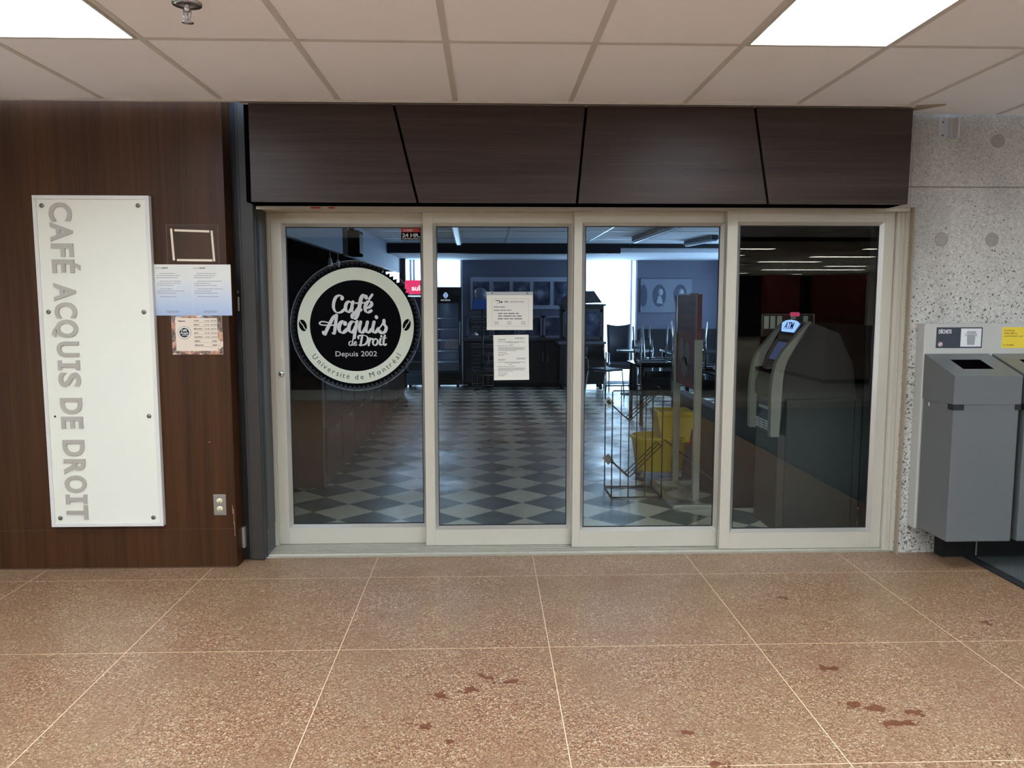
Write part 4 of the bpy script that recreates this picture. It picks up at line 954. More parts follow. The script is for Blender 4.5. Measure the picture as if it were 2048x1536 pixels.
# ------------------------------------------------------------------ café: back counter, pictures, hutch, rack
t = thing('back_counter', 'low dark cabinet along the back wall between the two windows', 'cabinet', (0.29, 9.9, 0))
b = MB(); b.box(-0.66, 1.24, 9.68, 10.19, 0.06, 0.81); b.box(-0.6, 1.2, 9.72, 10.19, 0, 0.06); b.build('carcass', CDARK, t)
b = MB(); b.box(-0.68, 1.26, 9.64, 10.19, 0.81, 0.85, bevel=0.005); b.build('top', M('counter_top_grey', S(64, 66, 76), 0.4), t)
for k in range(4):
    b = MB(); b.box(-0.65 + k * 0.473, -0.65 + k * 0.473 + 0.46, 9.665, 9.68, 0.08, 0.79, bevel=0.002); d = b.build('door', M('door_dark', S(30, 32, 40), 0.5), t)
    b = MB(); xx = -0.65 + k * 0.473 + (0.42 if k % 2 == 0 else 0.04); b.seg((xx, 9.655, 0.45), (xx, 9.655, 0.6), 0.006); b.build('handle', ALUD, d)
for k, x in enumerate((-0.62, -0.16, 0.3, 0.76)):
    t = thing('shadow_box', ['low framed panel on the back counter nearest the left window', 'low framed panel second from the left window on the back counter', 'low framed panel third from the left window on the back counter', 'low framed panel on the back counter nearest the wooden hutch'][k], 'picture', (x + 0.22, 10.17, 0.85), 'framed panels on the back counter')
    b = MB()
    for (a, c, d, e) in ((x, x + 0.44, 0.85, 0.885), (x, x + 0.44, 1.205, 1.24), (x, x + 0.035, 0.85, 1.24), (x + 0.405, x + 0.44, 0.85, 1.24)): b.box(a, c, 10.13, 10.18, d, e)
    b.build('frame', M('frame_grey', S(120, 122, 136), 0.5), t)
    b = MB(); b.box(x + 0.03, x + 0.41, 10.15, 10.16, 0.88, 1.21); b.build('picture', portrait(k + 4), t)
t = thing('photo_strip', 'long pale mounted strip of framed photographs on the grey back wall', 'picture', (0.3, 10.17, 1.39))
b = MB(); b.box(-0.55, 1.3, 10.17, 10.198, 1.36, 1.93); b.build('mount', M('mount_pale', S(150, 152, 168), 0.6), t)
for k in range(5):
    b = MB(); b.box(-0.5 + k * 0.365, -0.5 + k * 0.365 + 0.29, 10.16, 10.17, 1.43, 1.85); b.build('photograph', portrait(k), t)
t = thing('portrait_banner', 'pale banner of oval portraits right of the bright window', 'banner', (3.0, 10.18, 1.25))
b = MB(); b.box(2.52, 3.45, 10.17, 10.1998, 1.3, 1.9); b.build('banner', M('banner_grey', S(102, 108, 124), 0.6), t)
for (x, rx) in ((2.57, 0.07), (2.86, 0.12), (3.24, 0.12)):
    b = MB(); pts = [(max(2.525, x + rx * math.cos(2 * PI * k / 32)), 10.169, 1.6 + 0.2 * math.sin(2 * PI * k / 32)) for k in range(32)]
    b.poly(pts, (0, -0.003, 0)); o = b.build('oval_portrait', M('oval_dark', S(54, 60, 80), 0.6), t)
    if x > 2.6:
        b = MB(); b.lathe([(0.0, 0), (0.055, 0.0), (0.055, 0.003), (0, 0.003)], n=20, mat=Matrix.Translation((x + 0.01, 10.166, 1.66)) @ Matrix.Rotation(PI / 2, 4, 'X'), sy=1.25)
        b.poly([(x - 0.05, 10.166, 1.47), (x + 0.07, 10.166, 1.45), (x + 0.03, 10.166, 1.6), (x - 0.02, 10.166, 1.6)], (0, -0.003, 0)); b.build('silhouette', M('oval_pale', S(128, 134, 150), 0.6), o)
t = thing('hutch', 'dark wooden hutch with sloped roof and glass doors before the right window', 'cabinet', (1.36, 9.4, 0))
HW = M('hutch_wood', S(46, 42, 44), 0.5); x0, x1 = 1.0, 1.73
b = MB(); b.box(x0 - 0.02, x1 + 0.005, 9.2, 9.62, 0.1, 0.78); b.build('base', HW, t)
b = MB(); b.box(x0 - 0.05, x1 + 0.03, 9.17, 9.64, 0.78, 0.82); b.build('counter_top', M('hutch_top', S(90, 92, 104), 0.5), t)
b = MB(); b.box(x0, x1, 9.3, 9.6, 0.82, 1.42); b.build('upper_case', HW, t)
b = MB(); b.box(x0 - 0.03, x1 + 0.03, 9.26, 9.63, 1.42, 1.455); b.build('cornice', HW, t)
b = MB(); b.poly([(x0 - 0.01, 9.3, 1.455), (x1 - 0.03, 9.3, 1.475), (x1 - 0.17, 9.3, 1.675), (x0 + 0.16, 9.3, 1.675)], (0, 0.3, 0)); b.build('roof', M('hutch_roof', S(58, 56, 62), 0.5), t)
for k, xa in enumerate((x0 + 0.03, x0 + 0.385)):
    b = MB(); xb = xa + 0.315
    for (a, c, d, e) in ((xa, xb, 0.86, 0.9), (xa, xb, 1.32, 1.37), (xa, xa + 0.035, 0.86, 1.37), (xb - 0.035, xb, 0.86, 1.37)): b.box(a, c, 9.285, 9.3, d, e)
    d = b.build('upper_door', M('hutch_door', S(74, 72, 78), 0.5), t)
    b = MB(); b.box(xa + 0.035, xb - 0.035, 9.29, 9.299, 0.9, 1.32); b.build('pane', portrait(k + 9), d)
    b = MB(); b.box(xa, xb, 9.188, 9.2, 0.14, 0.74, bevel=0.003); d = b.build('lower_door', HW, t)
    b = MB(); b.lathe([(0.012, 0), (0.014, 0.012), (0, 0.018)], n=12, mat=Matrix.Translation((xb - 0.03 if k == 0 else xa + 0.03, 9.188, 0.55)) @ Matrix.Rotation(PI / 2, 4, 'X')); b.build('knob', ALUD, d)
for x in (x0 + 0.03, x1 - 0.05):
    for y in (9.24, 9.58):
        b = MB(); b.lathe([(0, 0), (0.03, 0.01), (0.03, 0.06), (0.015, 0.1), (0, 0.1)], x, y, 12); b.build('foot', RUB, t)

t = thing('snack_rack', 'tall black wire snack rack with tiers before the back counter', 'rack', (-0.34, 9.2, 0))
WIRE = M('wire_grey', S(96, 96, 92), 0.4, 0.5); b = MB(); b.seg((-0.33, 9.2, 0.03), (-0.33, 9.2, 1.36), 0.018); b.build('post', M('rack_post', S(60, 60, 58), 0.4, 0.4), t)
b = MB()
for k in range(4): b.seg((-0.33, 9.2, 0.03), (-0.33 + 0.2 * math.cos(PI / 4 + k * PI / 2), 9.2 + 0.2 * math.sin(PI / 4 + k * PI / 2), 0.012), 0.012)
b.build('foot', RUB, t)
for k, z in enumerate((1.15, 1.02, 0.88, 0.73, 0.59, 0.46, 0.33)):
    b = MB(); b.box(-0.51, -0.15, 9.05, 9.35, z, z + 0.006)
    b.tube([(-0.51, 9.05, z + 0.05), (-0.15, 9.05, z + 0.05), (-0.15, 9.35, z + 0.05), (-0.51, 9.35, z + 0.05)], 0.005, 6, closed=True)
    for x in (-0.51, -0.39, -0.27, -0.15): b.seg((x, 9.05, z), (x, 9.05, z + 0.05), 0.004, 6)
    b.build('tier', WIRE, t)
b = MB(); b.tube([(-0.51, 9.03, 0.1), (-0.15, 9.03, 0.1), (-0.15, 9.36, 0.1), (-0.51, 9.36, 0.1)], 0.006, 6, closed=True); b.tube([(-0.51, 9.03, 0.27), (-0.15, 9.03, 0.27), (-0.15, 9.36, 0.27), (-0.51, 9.36, 0.27)], 0.006, 6, closed=True)
for x in (-0.51, -0.42, -0.33, -0.24, -0.15): b.seg((x, 9.03, 0.1), (x, 9.03, 0.27), 0.005, 6)
b.build('basket', M('basket_brass', S(120, 112, 84), 0.4, 0.5), t)
b = MB(); b.box(-0.5, -0.2, 9.06, 9.34, 1.365, 1.53, bevel=0.02); bx = b.build('storage_box', M('box_blue', S(62, 104, 178), 0.4), None); tag(bx, 'blue plastic box on top of the wire snack rack', 'box')
b = MB(); b.lathe([(0.08, 1.535), (0.1, 1.56), (0.11, 1.62), (0.09, 1.69), (0.05, 1.72), (0, 1.73)], -0.36, 9.2, 18); bg = b.build('snack_bag', film('bag_clear', S(130, 140, 160), 0.45)); tag(bg, 'crumpled clear bag on the blue box', 'bag')
b = MB(); b.lathe([(0.05, 0.936), (0.052, 0.95), (0.0, 1.0)], -0.45, 9.1, 4); cn = b.build('paper_cone', PAPER); tag(cn, 'small white paper cone on a tier of the snack rack', 'paper')
b = MB(); b.poly([(-0.72, 3.7, 0.002), (-0.62, 3.72, 0.003), (-0.6, 3.76, 0.012), (-0.69, 3.76, 0.01)], (0, 0, 0.002)); o = b.build('paper_scrap', PAPER); tag(o, 'small white paper scrap lying on the checkered café floor', 'paper')

# ------------------------------------------------------------------ café: tables and chairs
def make_chair(label, group=None):
    t = thing('cafe_chair', label, 'chair', (0, 0, 0), group, local=True)
    b = MB(); b.box(-0.2, 0.2, -0.2, 0.18, 0.43, 0.455, bevel=0.012); b.build('seat', CHBLK, t)
    b = MB(); secs = []
    for k in range(9):
        a = -0.19 + 0.38 * k / 8; yy = 0.2 + 0.035 * (1 - (a / 0.19) ** 2); zt = 0.83 - 0.02 * (1 - (a / 0.19) ** 2)
        secs.append([(a, yy - 0.008, 0.6), (a, yy + 0.008, 0.6), (a, yy + 0.024, zt), (a, yy + 0.008, zt)])
    b.loft(secs); b.build('backrest', CHBLK, t)
    for sx_ in (-1, 1):
        b = MB(); b.tube([(sx_ * 0.215, -0.21, 0.0), (sx_ * 0.19, -0.18, 0.435)], 0.011, 8); b.build('leg', CHROME, t)
        b = MB(); b.tube([(sx_ * 0.205, 0.26, 0.0), (sx_ * 0.19, 0.19, 0.435), (sx_ * 0.19, 0.2, 0.6), (sx_ * 0.185, 0.225, 0.8)], 0.011, 8); b.build('leg', CHROME, t)
    b = MB(); b.tube([(-0.18, -0.17, 0.422), (0.18, -0.17, 0.422), (0.18, 0.17, 0.422), (-0.18, 0.17, 0.422)], 0.009, 6, closed=True); b.build('seat_frame', CHROME, t)
    return t
chair0 = make_chair('black café chair with chrome legs standing left of the small round table', 'café chairs'); used = [0]
def chair(x, y, z, rz, label, flip=False, s=1.0):
    c = chair0 if not used[0] else copy_tree(chair0); used[0] = 1
    c['label'] = label; c.location = (x, y, z); c.rotation_euler = (PI if flip else 0, 0, rz); c.scale = (s, s, s)
    return c
chair(1.6, 8.2, 0, 2.2, 'black café chair with chrome legs standing left of the small round table')
chair(2.5, 9.5, 0, 0.1, 'black café chair behind the small round table, its curved back showing')
def round_table(x, y, h, r, label, topm):
    t = thing('cafe_table', label, 'table', (x, y, 0))
    b = MB(); b.lathe([(0, h - 0.03), (r - 0.01, h - 0.03), (r, h - 0.02), (r, h - 0.005), (r - 0.008, h), (0, h)], x, y, 32); b.build('tabletop', topm, t)
    b = MB(); b.seg((x, y, 0.02), (x, y, h - 0.03), 0.035, 14); b.build('pedestal', CHBLK, t)
    b = MB(); b.lathe([(0, 0), (0.24, 0.0), (0.24, 0.012), (0.05, 0.04), (0, 0.045)], x, y, 28); b.build('base', CHBLK, t)
round_table(2.15, 8.6, 0.72, 0.3, 'small round café table with dark pedestal before the right window', M('table_top_grey', S(120, 124, 134), 0.15))
t = thing('armchair', 'high-backed dark armchair silhouetted against the right window', 'armchair', (2.03, 9.3, 0))
AC = M('arm_dark', S(34, 38, 48), 0.6)
b = MB(); secs = []
for k in range(9):
    a = -0.2 + 0.4 * k / 8; zz = 1.11 - 0.03 * (1 - (a / 0.2) ** 2); yy = 9.5 + 0.03 * (1 - (a / 0.2) ** 2)
    secs.append([(2.02 + a * 0.92, yy - 0.03, 0.45), (2.02 + a * 0.92, yy + 0.03, 0.45), (2.02 + a, yy + 0.08, zz), (2.02 + a, yy + 0.03, zz)])
b.loft(secs); b.build('backrest', AC, t)
b = MB(); b.box(1.82, 2.22, 9.08, 9.52, 0.36, 0.46, bevel=0.02); b.build('seat', AC, t)
for sx_ in (-1, 1):
    b = MB(); b.tube([(2.02 + sx_ * 0.22, 9.1, 0.0), (2.02 + sx_ * 0.22, 9.12, 0.62), (2.02 + sx_ * 0.22, 9.48, 0.64), (2.02 + sx_ * 0.2, 9.54, 0.0)], 0.014, 8); b.build('arm_frame', CHROME, t)
def square_table(x0, x1, y0, y1, h, label, topm, legs=True):
    t = thing('cafe_table', label, 'table', ((x0 + x1) / 2, (y0 + y1) / 2, 0))
    b = MB(); b.box(x0, x1, y0, y1, h - 0.028, h, bevel=0.004); b.build('tabletop', topm, t)
    for x in (x0 + 0.05, x1 - 0.05):
        for y in (y0 + 0.05, y1 - 0.05):
            b = MB(); b.box(x - 0.02, x + 0.02, y - 0.02, y + 0.02, 0, h - 0.028); b.build('leg', CHBLK, t)
DT = M('table_dark', S(40, 42, 48), 0.15)
square_table(1.55, 2.2, 5.2, 6.0, 0.74, 'dark square table carrying upturned chairs, behind the orange sign', DT)
chair(1.76, 5.375, 0.74 + 0.456, 0.0, 'upturned black chair, left of the pair on the dark square table', True)
chair(1.97, 5.835, 0.74 + 0.456, PI, 'upturned black chair, farther of the pair on the dark square table', True)
square_table(2.09, 2.9, 3.72, 4.75, 0.75, 'dark table right of the orange sign with a clear bag on it', DT)
chair(2.32, 4.57, 0.75 + 0.456, PI, 'upturned black chair on the dark table behind the clear bag', True)
chair(2.72, 4.12, 0.75 + 0.456, PI / 2, 'upturned black chair on the right table nearest the door frame', True)
square_table(2.5, 3.3, 7.6, 8.4, 0.74, 'dark square table farther back near the portrait banner', DT)
chair(2.8, 7.775, 0.74 + 0.456, 0.0, 'upturned black chair on the farther square table near the banner', True)
b = MB(); r = random.Random(4); secs = []
for k in range(7):
    z = 0.75 + 0.02 * k; rad = (0.075, 0.09, 0.1, 0.098, 0.08, 0.055, 0.02)[k]
    secs.append([(2.27 + rad * (1 + r.uniform(-.22, .22)) * math.cos(2 * PI * j / 14), 4.2 + rad * (1 + r.uniform(-.22, .22)) * math.sin(2 * PI * j / 14), z + r.uniform(-.004, .004) * (k > 0)) for j in range(14)])
b.loft(secs); o = b.build('plastic_bag', film('bag_plastic', S(190, 204, 226), 0.55)); tag(o, 'crumpled clear plastic bag on the dark table', 'bag')

# ------------------------------------------------------------------ café: orange sign on a steel stand
t = thing('menu_sign_stand', 'orange menu board in a tall steel stand behind the third glass door', 'sign', (1.29, 1.8, 0))
SX = 1.285; YA, YC = 1.54, 2.18
ORG = M('menu_orange', S(122, 58, 34), 0.5, 0, 0.3, 0.12, 5); STL = M('stand_steel', S(166, 162, 148), 0.3, 0.6)
b = MB(); b.box(SX - 0.012, SX + 0.012, YA + 0.02, YC - 0.02, 0.85, 1.55); bd = b.build('board', ORG, t)
b = MB(); b.box(SX - 0.02, SX + 0.016, YA - 0.01, YA + 0.02, 1.22, 1.555); b.build('board_edge', M('edge_red', S(116, 56, 58), 0.4), bd)
Xw = SX - 0.0125
def wr(txt, y, z, size, bold=0.02):
    vs, fs = text_faces(txt, size, bold, 'LEFT'); put(b, vs, fs, (Xw, y, z), (0, -1, 0), (0, 0, 1), 0.0006, (-1, 0, 0))
M('menu_dark', S(70, 26, 18), 0.5); r = random.Random(5)
for z in (1.46, 1.4, 1.335, 1.28):      # headings too dim to read
    b = MB(); y = 2.08
    while y > 1.68:
        k = r.uniform(0.03, 0.09); b.box(Xw - 0.0006, Xw, y - k, y, z, z + 0.035); y -= k + 0.02
    b.build('board_text', MATS['menu_dark'], bd)
b = MB(); wr('$3', 1.82, 0.89, 0.2, 0.03); b.build('price_text', MATS['menu_dark'], bd)
b = MB()
for (y, z, ry, rz_) in ((2.0, 1.12, .09, .1), (1.82, 1.1, .08, .09), (1.9, 1.0, .1, .08)): b.poly([(Xw - 0.0008, y + ry * math.cos(2 * PI * k / 20), z + rz_ * math.sin(2 * PI * k / 20)) for k in range(20)], (-0.0006, 0, 0))
b.build('board_picture', M('menu_picture', S(120, 104, 84), 0.5), bd)
for (y, z1) in ((YA, 1.225), (YC, 1.245)):
    b = MB(); b.box(SX - 0.025, SX + 0.025, y - 0.022, y + 0.022, 0.03, z1, bevel=0.004); b.build('post', STL, t)
b = MB(); b.seg((SX, YA, 1.2), (SX, YA, 1.55), 0.007); b.seg((SX - 0.018, YC, 1.2), (SX - 0.018, YC, 1.55), 0.009); b.seg((SX, YA, 1.555), (SX, YC, 1.555), 0.009); b.build('frame', M('frame_bright', S(206, 216, 230), 0.25, 0.4), t)
for (xa, xb, ya, yb) in ((1.08, 1.46, YA - 0.17, YA - 0.12), (1.08, 1.46, YC - 0.02, YC + 0.03), (1.08, 1.115, YA - 0.12, YC - 0.02)):
    b = MB(); b.box(xa, xb, ya, yb, 0, 0.03, bevel=0.003); b.build('base_bar', STL, t)
b = MB(); b.box(SX - 0.02, SX + 0.02, YA - 0.12, YC - 0.02, 0.004, 0.03); b.build('base_bar', STL, t)

# ------------------------------------------------------------------ wire newspaper rack
t = thing('newspaper_rack', 'black wire newspaper rack with two V shelves on the checkered floor', 'rack', (0.87, 1.9, 0))
WB_ = M('wire_black', S(7, 8, 11), 0.5, 0.0, 0.3); r_ = 0.0042
xa, xb, ya, yb, h = 0.685, 1.07, 1.72, 2.08, 0.83
for y in (ya, yb):
    b = MB(); b.tube([(xa, y, 0.006), (xa, y, h - 0.01), (xa + 0.008, y, h), (xb - 0.008, y, h), (xb, y, h - 0.01), (xb, y, 0.006)], r_ * 1.25, 8)
    for k in (1, 2): b.seg((xa + (xb - xa) * k / 3, y, 0.006), (xa + (xb - xa) * k / 3, y, h), r_)
    b.seg((xa, y, 0.006), (xb, y, 0.006), r_ * 1.25); b.build('side_grid', WB_, t)
b = MB()
for x in (xa, xb): b.seg((x, ya, 0.006), (x, yb, 0.006), r_ * 1.25)
b.build('base_wire', WB_, t)
for zc in (0.60, 0.16):
    b = MB()
    for y in (ya + 0.03, ya + 0.12, ya + 0.21):
        b.tube([(xa - 0.01, y, zc + 0.13), (xa + 0.13, y, zc), (xa + 0.145, y, zc), (xb + 0.0, y, zc + 0.24)], r_, 8)
    b.seg((xa - 0.01, ya + 0.03, zc + 0.13), (xa - 0.01, ya + 0.21, zc + 0.13), r_); b.seg((xb, ya + 0.03, zc + 0.24), (xb, ya + 0.21, zc + 0.24), r_); b.seg((xa + 0.138, ya + 0.03, zc), (xa + 0.138, ya + 0.21, zc), r_)
    b.build('shelf', WB_, t)
for (z, m_, hole) in ((0.74, M('clip_white', S(220, 222, 228), 0.4), True), (0.30, M('clip_grey', S(124, 120, 118), 0.4), False)):
    b = MB(); q = Matrix.Translation((0.66, 1.74, z)) @ Matrix.Rotation(PI / 4 + 0.12, 4, 'Y')
    b.box(-0.034, 0.034, -0.004, 0.004, -0.028, 0.028, mat=q, bevel=0.002); o = b.build('label_clip', m_, t)
    if hole:
        b = MB(); b.box(-0.018, 0.018, -0.0048, -0.004, -0.012, 0.012, mat=q); b.build('label_slot', CDARK, o)

# ------------------------------------------------------------------ mop bucket
t = thing('mop_bucket', 'yellow mop bucket with wringer on black castors', 'bucket', (1.2, 2.4, 0))
def ov(cx, cy, rx, ry, z, n=28, sq=2.6):
    out = []
    for k in range(n):
        a = 2 * PI * k / n; c, s = math.cos(a), math.sin(a)
        out.append((cx + rx * math.copysign(abs(c) ** (2 / sq), c), cy + ry * math.copysign(abs(s) ** (2 / sq), s), z))
    return out
b = MB(); cx, cy = 1.2, 2.42
b.loft([ov(cx, cy, 0.185, 0.13, 0.075), ov(cx, cy, 0.195, 0.14, 0.085), ov(cx, cy, 0.232, 0.17, 0.345), ov(cx, cy, 0.246, 0.183, 0.352), ov(cx, cy, 0.246, 0.183, 0.374), ov(cx, cy, 0.228, 0.166, 0.374), ov(cx, cy, 0.188, 0.132, 0.095)], cap=True)
b.build('tub', YEL, t)
b = MB(); wx = 1.315
def sec(z, x0_, x1_, y0_, y1_): return [(x0_, y0_, z), (x1_, y0_, z), (x1_, y1_, z), (x0_, y1_, z)]
b.loft([sec(0.33, 1.19, 1.425, 2.28, 2.55), sec(0.38, 1.185, 1.43, 2.275, 2.555), sec(0.54, 1.155, 1.45, 2.27, 2.56), sec(0.56, 1.145, 1.455, 2.262, 2.568), sec(0.59, 1.145, 1.46, 2.262, 2.568), sec(0.59, 1.17, 1.44, 2.285, 2.545), sec(0.36, 1.2, 1.41, 2.3, 2.53)], smooth=False)
b.poly([(1.43, 2.27, 0.585), (1.46, 2.27, 0.585), (1.49, 2.27, 0.52), (1.475, 2.27, 0.47), (1.44, 2.27, 0.44)], (0, 0.28, 0)); b.build('wringer', YEL, t)
b = MB(); b.tube([(1.2, 2.225, 0.365), (1.27, 2.222, 0.31), (1.4, 2.22, 0.21)], 0.005, 6); b.build('bail_handle', RUB, t)
b = MB(); b.box(1.275, 1.335, 2.272, 2.281, 0.11, 0.22, bevel=0.002); lb = b.build('warning_label', M('label_black', S(40, 36, 24), 0.5), t)
b = MB()
for k in range(4): b.box(1.281, 1.329, 2.2705, 2.2725, 0.122 + k * 0.025, 0.134 + k * 0.025)
b.build('label_line', YEL, lb)
b = MB(); b.box(1.43, 1.475, 2.36, 2.46, 0.3, 0.345, bevel=0.006); b.build('red_latch', M('latch_red', S(186, 50, 40), 0.5), t)
for (x, y) in ((1.04, 2.34), (1.04, 2.5), (1.36, 2.33), (1.36, 2.51)):
    b = MB(); b.lathe([(0.0, -0.012), (0.026, -0.012), (0.034, -0.006), (0.034, 0.006), (0.026, 0.012), (0, 0.012)], n=18, mat=Matrix.Translation((x, y, 0.034)) @ Matrix.Rotation(PI / 2, 4, 'X')); c = b.build('castor', RUB, t)
    b = MB(); b.box(x - 0.012, x + 0.012, y - 0.018, y - 0.014, 0.03, 0.085); b.box(x - 0.012, x + 0.012, y + 0.014, y + 0.018, 0.03, 0.085); b.box(x - 0.014, x + 0.014, y - 0.018, y + 0.018, 0.07, 0.09); b.build('fork', ALUD, c)

# ------------------------------------------------------------------ cash machine
t = thing('cash_machine', 'grey cash machine with a lit blue ATM sign behind the right glass door', 'cash machine', (1.9, 0.97, 0))
AY0, AY1 = 0.76, 1.22
AG = M('atm_grey', S(120, 116, 106), 0.45); AD = M('atm_dark', S(70, 68, 66), 0.5); AB = M('atm_body', S(40, 43, 42), 0.5)
b = MB(); b.box(1.66, 2.15, AY0 + 0.01, AY1 - 0.01, 0.0, 0.87, bevel=0.004); b.build('safe', AB, t)
b = MB(); b.box(2.101, 2.104, AY0 + 0.008, AY0 + 0.011, 0.0, 0.87); b.build('seam', CBLACK, t)
b = MB(); b.box(1.612, 1.66, AY0 + 0.02, AY1 - 0.02, 0.0, 0.64); b.build('plinth', M('atm_plinth', S(58, 54, 50), 0.5), t)
# curved side cheeks
outer = [(1.556, 0.635), (1.552, 0.88), (1.558, 1.0), (1.577, 1.104), (1.613, 1.176), (1.676, 1.256), (1.742, 1.33), (1.79, 1.378)]
inner = [(1.795, 1.372), (1.745, 1.308), (1.691, 1.206), (1.65, 1.13), (1.626, 1.02), (1.62, 0.88), (1.612, 0.635)]
for (ya, yb) in ((AY0, AY0 + 0.05), (AY1 - 0.05, AY1)):
    b = MB(); b.poly([(x, ya, z) for x, z in catmull(outer, 5) + catmull(inner, 5)], (0, yb - ya, 0)); b.build('side_cheek', AG, t)
# fascia between the cheeks
fx = [(1.6, 0.64), (1.6, 0.72), (1.603, 0.86), (1.583, 0.885), (1.585, 0.96), (1.63, 1.07), (1.66, 1.14), (1.7, 1.215), (1.745, 1.28), (1.79, 1.37)]
b = MB(); b.poly([(x, AY0 + 0.05, z) for x, z in fx + [(x + 0.02, z) for x, z in fx[::-1]]], (0, AY1 - AY0 - 0.1, 0)); b.build('fascia', M('atm_fascia', S(94, 89, 82), 0.5), t)
b = MB(); b.poly([(x + 0.022, AY0 + 0.055, z) for x, z in fx] + [(2.0, AY0 + 0.055, 1.3), (2.1, AY0 + 0.055, 1.1), (2.13, AY0 + 0.055, 0.875), (1.66, AY0 + 0.055, 0.872)], (0, AY1 - AY0 - 0.11, 0)); b.build('head_cover', M('atm_head', S(34, 30, 29), 0.6), t)
def onfascia(mb, y0, y1, z0, z1, th=0.006, lift=0.002):
    def fxz(z):
        P = [p for p in fx[:10]]
        for k in range(len(P) - 1):
            if P[k][1] <= z <= P[k + 1][1]:
                u = (z - P[k][1]) / max(1e-6, P[k + 1][1] - P[k][1]); return P[k][0] + u * (P[k + 1][0] - P[k][0])
        return P[-1][0]
    a, c = fxz(z0) - lift, fxz(z1) - lift
    mb.poly([(a, y0, z0), (a, y1, z0), (c, y1, z1), (c, y0, z1)], (-th, 0, 0))
b = MB(); onfascia(b, 0.86, 1.12, 1.09, 1.255); sc_b = b.build('screen_bezel', M('bezel', S(60, 56, 60), 0.3), t)
b = MB(); onfascia(b, 0.9, 1.08, 1.12, 1.235, 0.002, 0.009); b.build('screen', EM('screen_glow', (0.16, 0.2, 0.42), 0.25), sc_b)
b = MB(); b.box(1.575, 1.64, 0.83, 1.15, 1.035, 1.062, bevel=0.004); kp = b.build('keypad_shelf', CBLACK, t)
b = MB()
for i in range(4):
    for j in range(3): b.box(1.58 + j * 0.016, 1.591 + j * 0.016, 0.9 + i * 0.03, 0.922 + i * 0.03, 1.062, 1.066)
b.build('keypad', M('key_blue', S(80, 96, 116), 0.4), kp)
b = MB(); onfascia(b, 0.82, 1.16, 0.69, 0.85, 0.004); dp = b.build('dispenser', M('dispenser_dark', S(48, 52, 56), 0.4), t)
b = MB(); onfascia(b, 0.86, 1.1, 0.79, 0.81, 0.008); b.build('cash_slot', M('slot_pale', S(150, 154, 158), 0.3), dp)
b = MB()
for i in range(4):
    for j in range(4): onfascia(b, 0.83 + j * 0.085, 0.9 + j * 0.085, 0.655 + i * 0.017, 0.666 + i * 0.017, 0.003, 0.007)
b.build('card_stickers', M('sticker_pale', S(200, 200, 196), 0.5), dp)
b = MB(); b.lathe([(0.011, 0), (0.011, 0.006), (0, 0.008)], n=14, mat=Matrix.Translation((1.599, 0.85, 0.845)) @ Matrix.Rotation(-PI / 2, 4, 'Y')); b.build('lock', CHROME, t)
# lit fan-shaped sign
tilt = Matrix.Translation((1.75, 0.985, 1.295)) @ Matrix.Rotation(0.35, 4, 'Y')
fan = [(-0.105, 0.0), (-0.15, 0.06), (-0.09, 0.078), (0.0, 0.085), (0.09, 0.078), (0.15, 0.06), (0.105, 0.0)]
def fanp(mb, k, x0_, x1_, dz=0.0):
    mb.poly([tilt @ Vector((x0_, -p[0] * k, (p[1] - 0.05) * k + 0.05 + dz)) for p in fan], tilt.to_3x3() @ Vector((x1_ - x0_, 0, 0)))
b = MB(); fanp(b, 1.18, 0.05, -0.02); sg = b.build('sign_housing', M('sign_navy', S(22, 20, 60), 0.4), t)
b = MB(); fanp(b, 1.0, -0.021, -0.026); b.build('sign_face', EM('sign_blue', (0.3, 0.5, 1.0), 1.15), sg)
vs, fs = text_faces('ATM', 0.07, 0.012, 'CENTER'); b = MB(); bb = bbox(vs); k = 0.15 / (bb[1] - bb[0])
put(b, [(p[0] * k, p[1]) for p in vs], fs, tilt @ Vector((-0.027, 0, 0.018)), tilt.to_3x3() @ Vector((0, -1, 0)), tilt.to_3x3() @ Vector((0, 0, 1)), 0.001, tilt.to_3x3() @ Vector((-1, 0, 0)))
b.build('sign_text', M('sign_text_blue', S(16, 40, 160), 0.5), sg)
b = MB(); b.box(1.76, 1.8, 0.965, 1.04, 1.405, 1.432, bevel=0.006); b.build('beacon', EM('beacon_red', (0.75, 0.08, 0.2), 0.5), t)
# pocket rack of cards on the partition behind the cash machine
t = thing('card_rack', 'dark wall rack holding pale cards behind the cash machine', 'rack', (1.88, 1.4, 1.25))
b = MB(); b.box(1.69, 2.07, 1.385, 1.401, 1.255, 1.415); b.build('back_panel', M('rack_dark', S(40, 38, 36), 0.5), t)
b = MB(); b.box(1.69, 1.696, 1.375, 1.4, 1.255, 1.415); b.box(1.69, 2.07, 1.378, 1.385, 1.41, 1.415); b.box(2.064, 2.07, 1.375, 1.4, 1.255, 1.415); b.build('rim', M('rack_rim', S(110, 104, 96), 0.4), t)
for x in (1.708, 1.754, 1.802, 1.9, 1.99):
    b = MB(); b.box(x, x + 0.034, 1.38, 1.385, 1.31, 1.4); b.build('card', M('card_pale', S(176, 170, 158), 0.6), t)

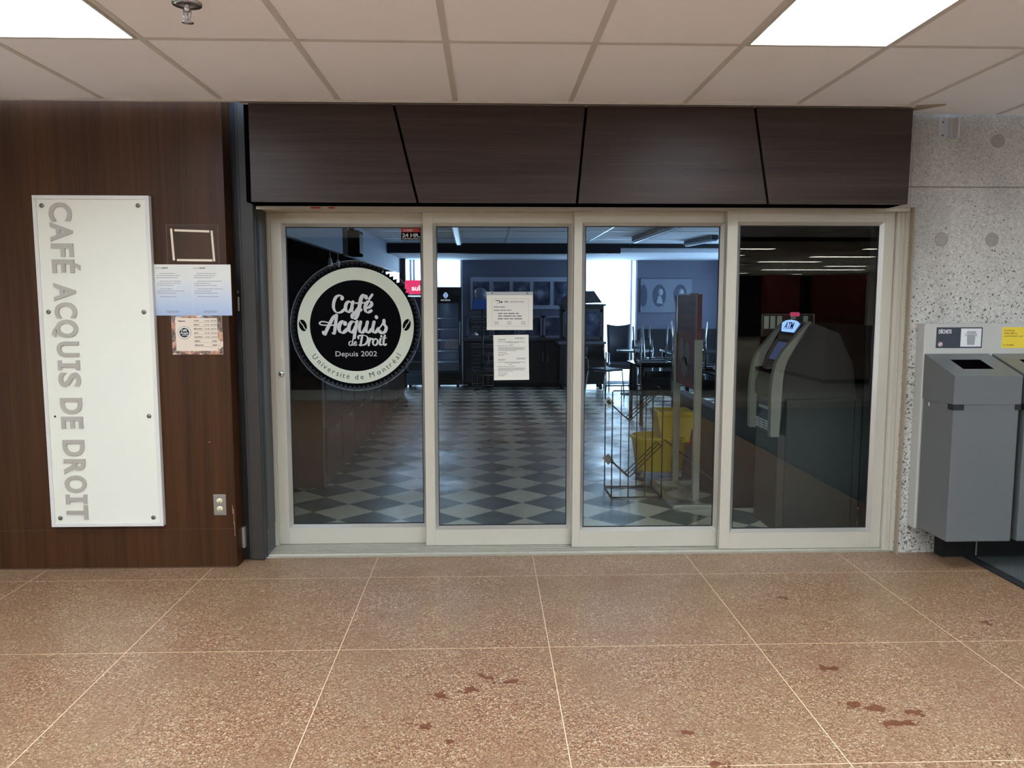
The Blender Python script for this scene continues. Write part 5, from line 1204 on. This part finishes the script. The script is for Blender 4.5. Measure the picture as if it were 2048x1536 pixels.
# ------------------------------------------------------------------ locker hall behind the camera (mirrored in the right door)
b = MB()
t = thing('low_kiosk', 'low brown cabinet of the locker hall mirrored in the right glass door', 'cabinet', (6.4, -10.4, 0))
b = MB(); b.box(5.9, 6.75, -11.6, -9.28, 0.08, 1.06); b.build('carcass', KIOSK, t)
b = MB(); b.box(5.93, 6.75, -11.6, -9.33, 0, 0.08); b.build('toe_kick', CBLACK, t)
lk0 = None
for (xs, yy, n, w) in ((6.78, -10.4, 3, 0.34), (5.7, -10.8, 2, 0.34)):
    for k in range(n):
        x = xs + k * w
        if yy > -10.5: yy2 = -11.75
        else: yy2 = -11.75
        sx2 = 1.1
        o = lk0
        if lk0 is None:
            t = thing('locker', '', 'locker', (x, yy2, 0), 'maroon lockers mirrored in the right glass door', local=True); lk0 = t
            b = MB(); b.box(0, 0.335, -0.45, -0.012, 0, 2.05); b.build('body', LOCK, t)
            b = MB(); b.box(0.008, 0.327, -0.012, 0.0, 0.1, 2.04, bevel=0.003); d = b.build('door', LOCK, t)
            b = MB()
            for q in range(4): b.box(0.08, 0.25, 0.0, 0.004, 1.88 + q * 0.03, 1.89 + q * 0.03)
            b.build('vent', M('vent_dark', S(120, 70, 60), 0.5), d)
            b = MB(); b.box(0.13, 0.2, 0.0, 0.02, 1.1, 1.2, bevel=0.004); b.build('handle', CHROME, d)
        else:
            t = copy_tree(lk0)
        t.location = (x, yy2, 0); t['label'] = 'tall maroon metal locker with vents mirrored in the right glass door'

# ------------------------------------------------------------------ daylight
w = bpy.data.worlds.new('sky'); sc.world = w; q = w.node_tree if w.use_nodes else None
w.use_nodes = True; nt = w.node_tree; nt.nodes.clear()
bgn = nt.nodes.new('ShaderNodeBackground'); out = nt.nodes.new('ShaderNodeOutputWorld'); bgn.inputs[0].default_value = (0.5, 0.71, 1.0, 1); bgn.inputs[1].default_value = 10.5
nt.links.new(bgn.outputs[0], out.inputs[0])
for (a, c, dz, right) in ((*W1, 1.12, 0), (*W2, 1.12, 0), (W3[0], W3[1], 1.4, 1)):
    ld = bpy.data.lights.new('window_portal', 'AREA'); ld.shape = 'RECTANGLE'; ld.size = c - a; ld.size_y = 1.4 if right else 2.2; ld.cycles.is_portal = True
    lo = bpy.data.objects.new('window_portal', ld); COL.objects.link(lo); lo.location = (4.42, (a + c) / 2, dz) if right else ((a + c) / 2, YB + 0.28, dz); lo.rotation_euler = (-PI / 2, 0, -PI / 2 if right else 0)
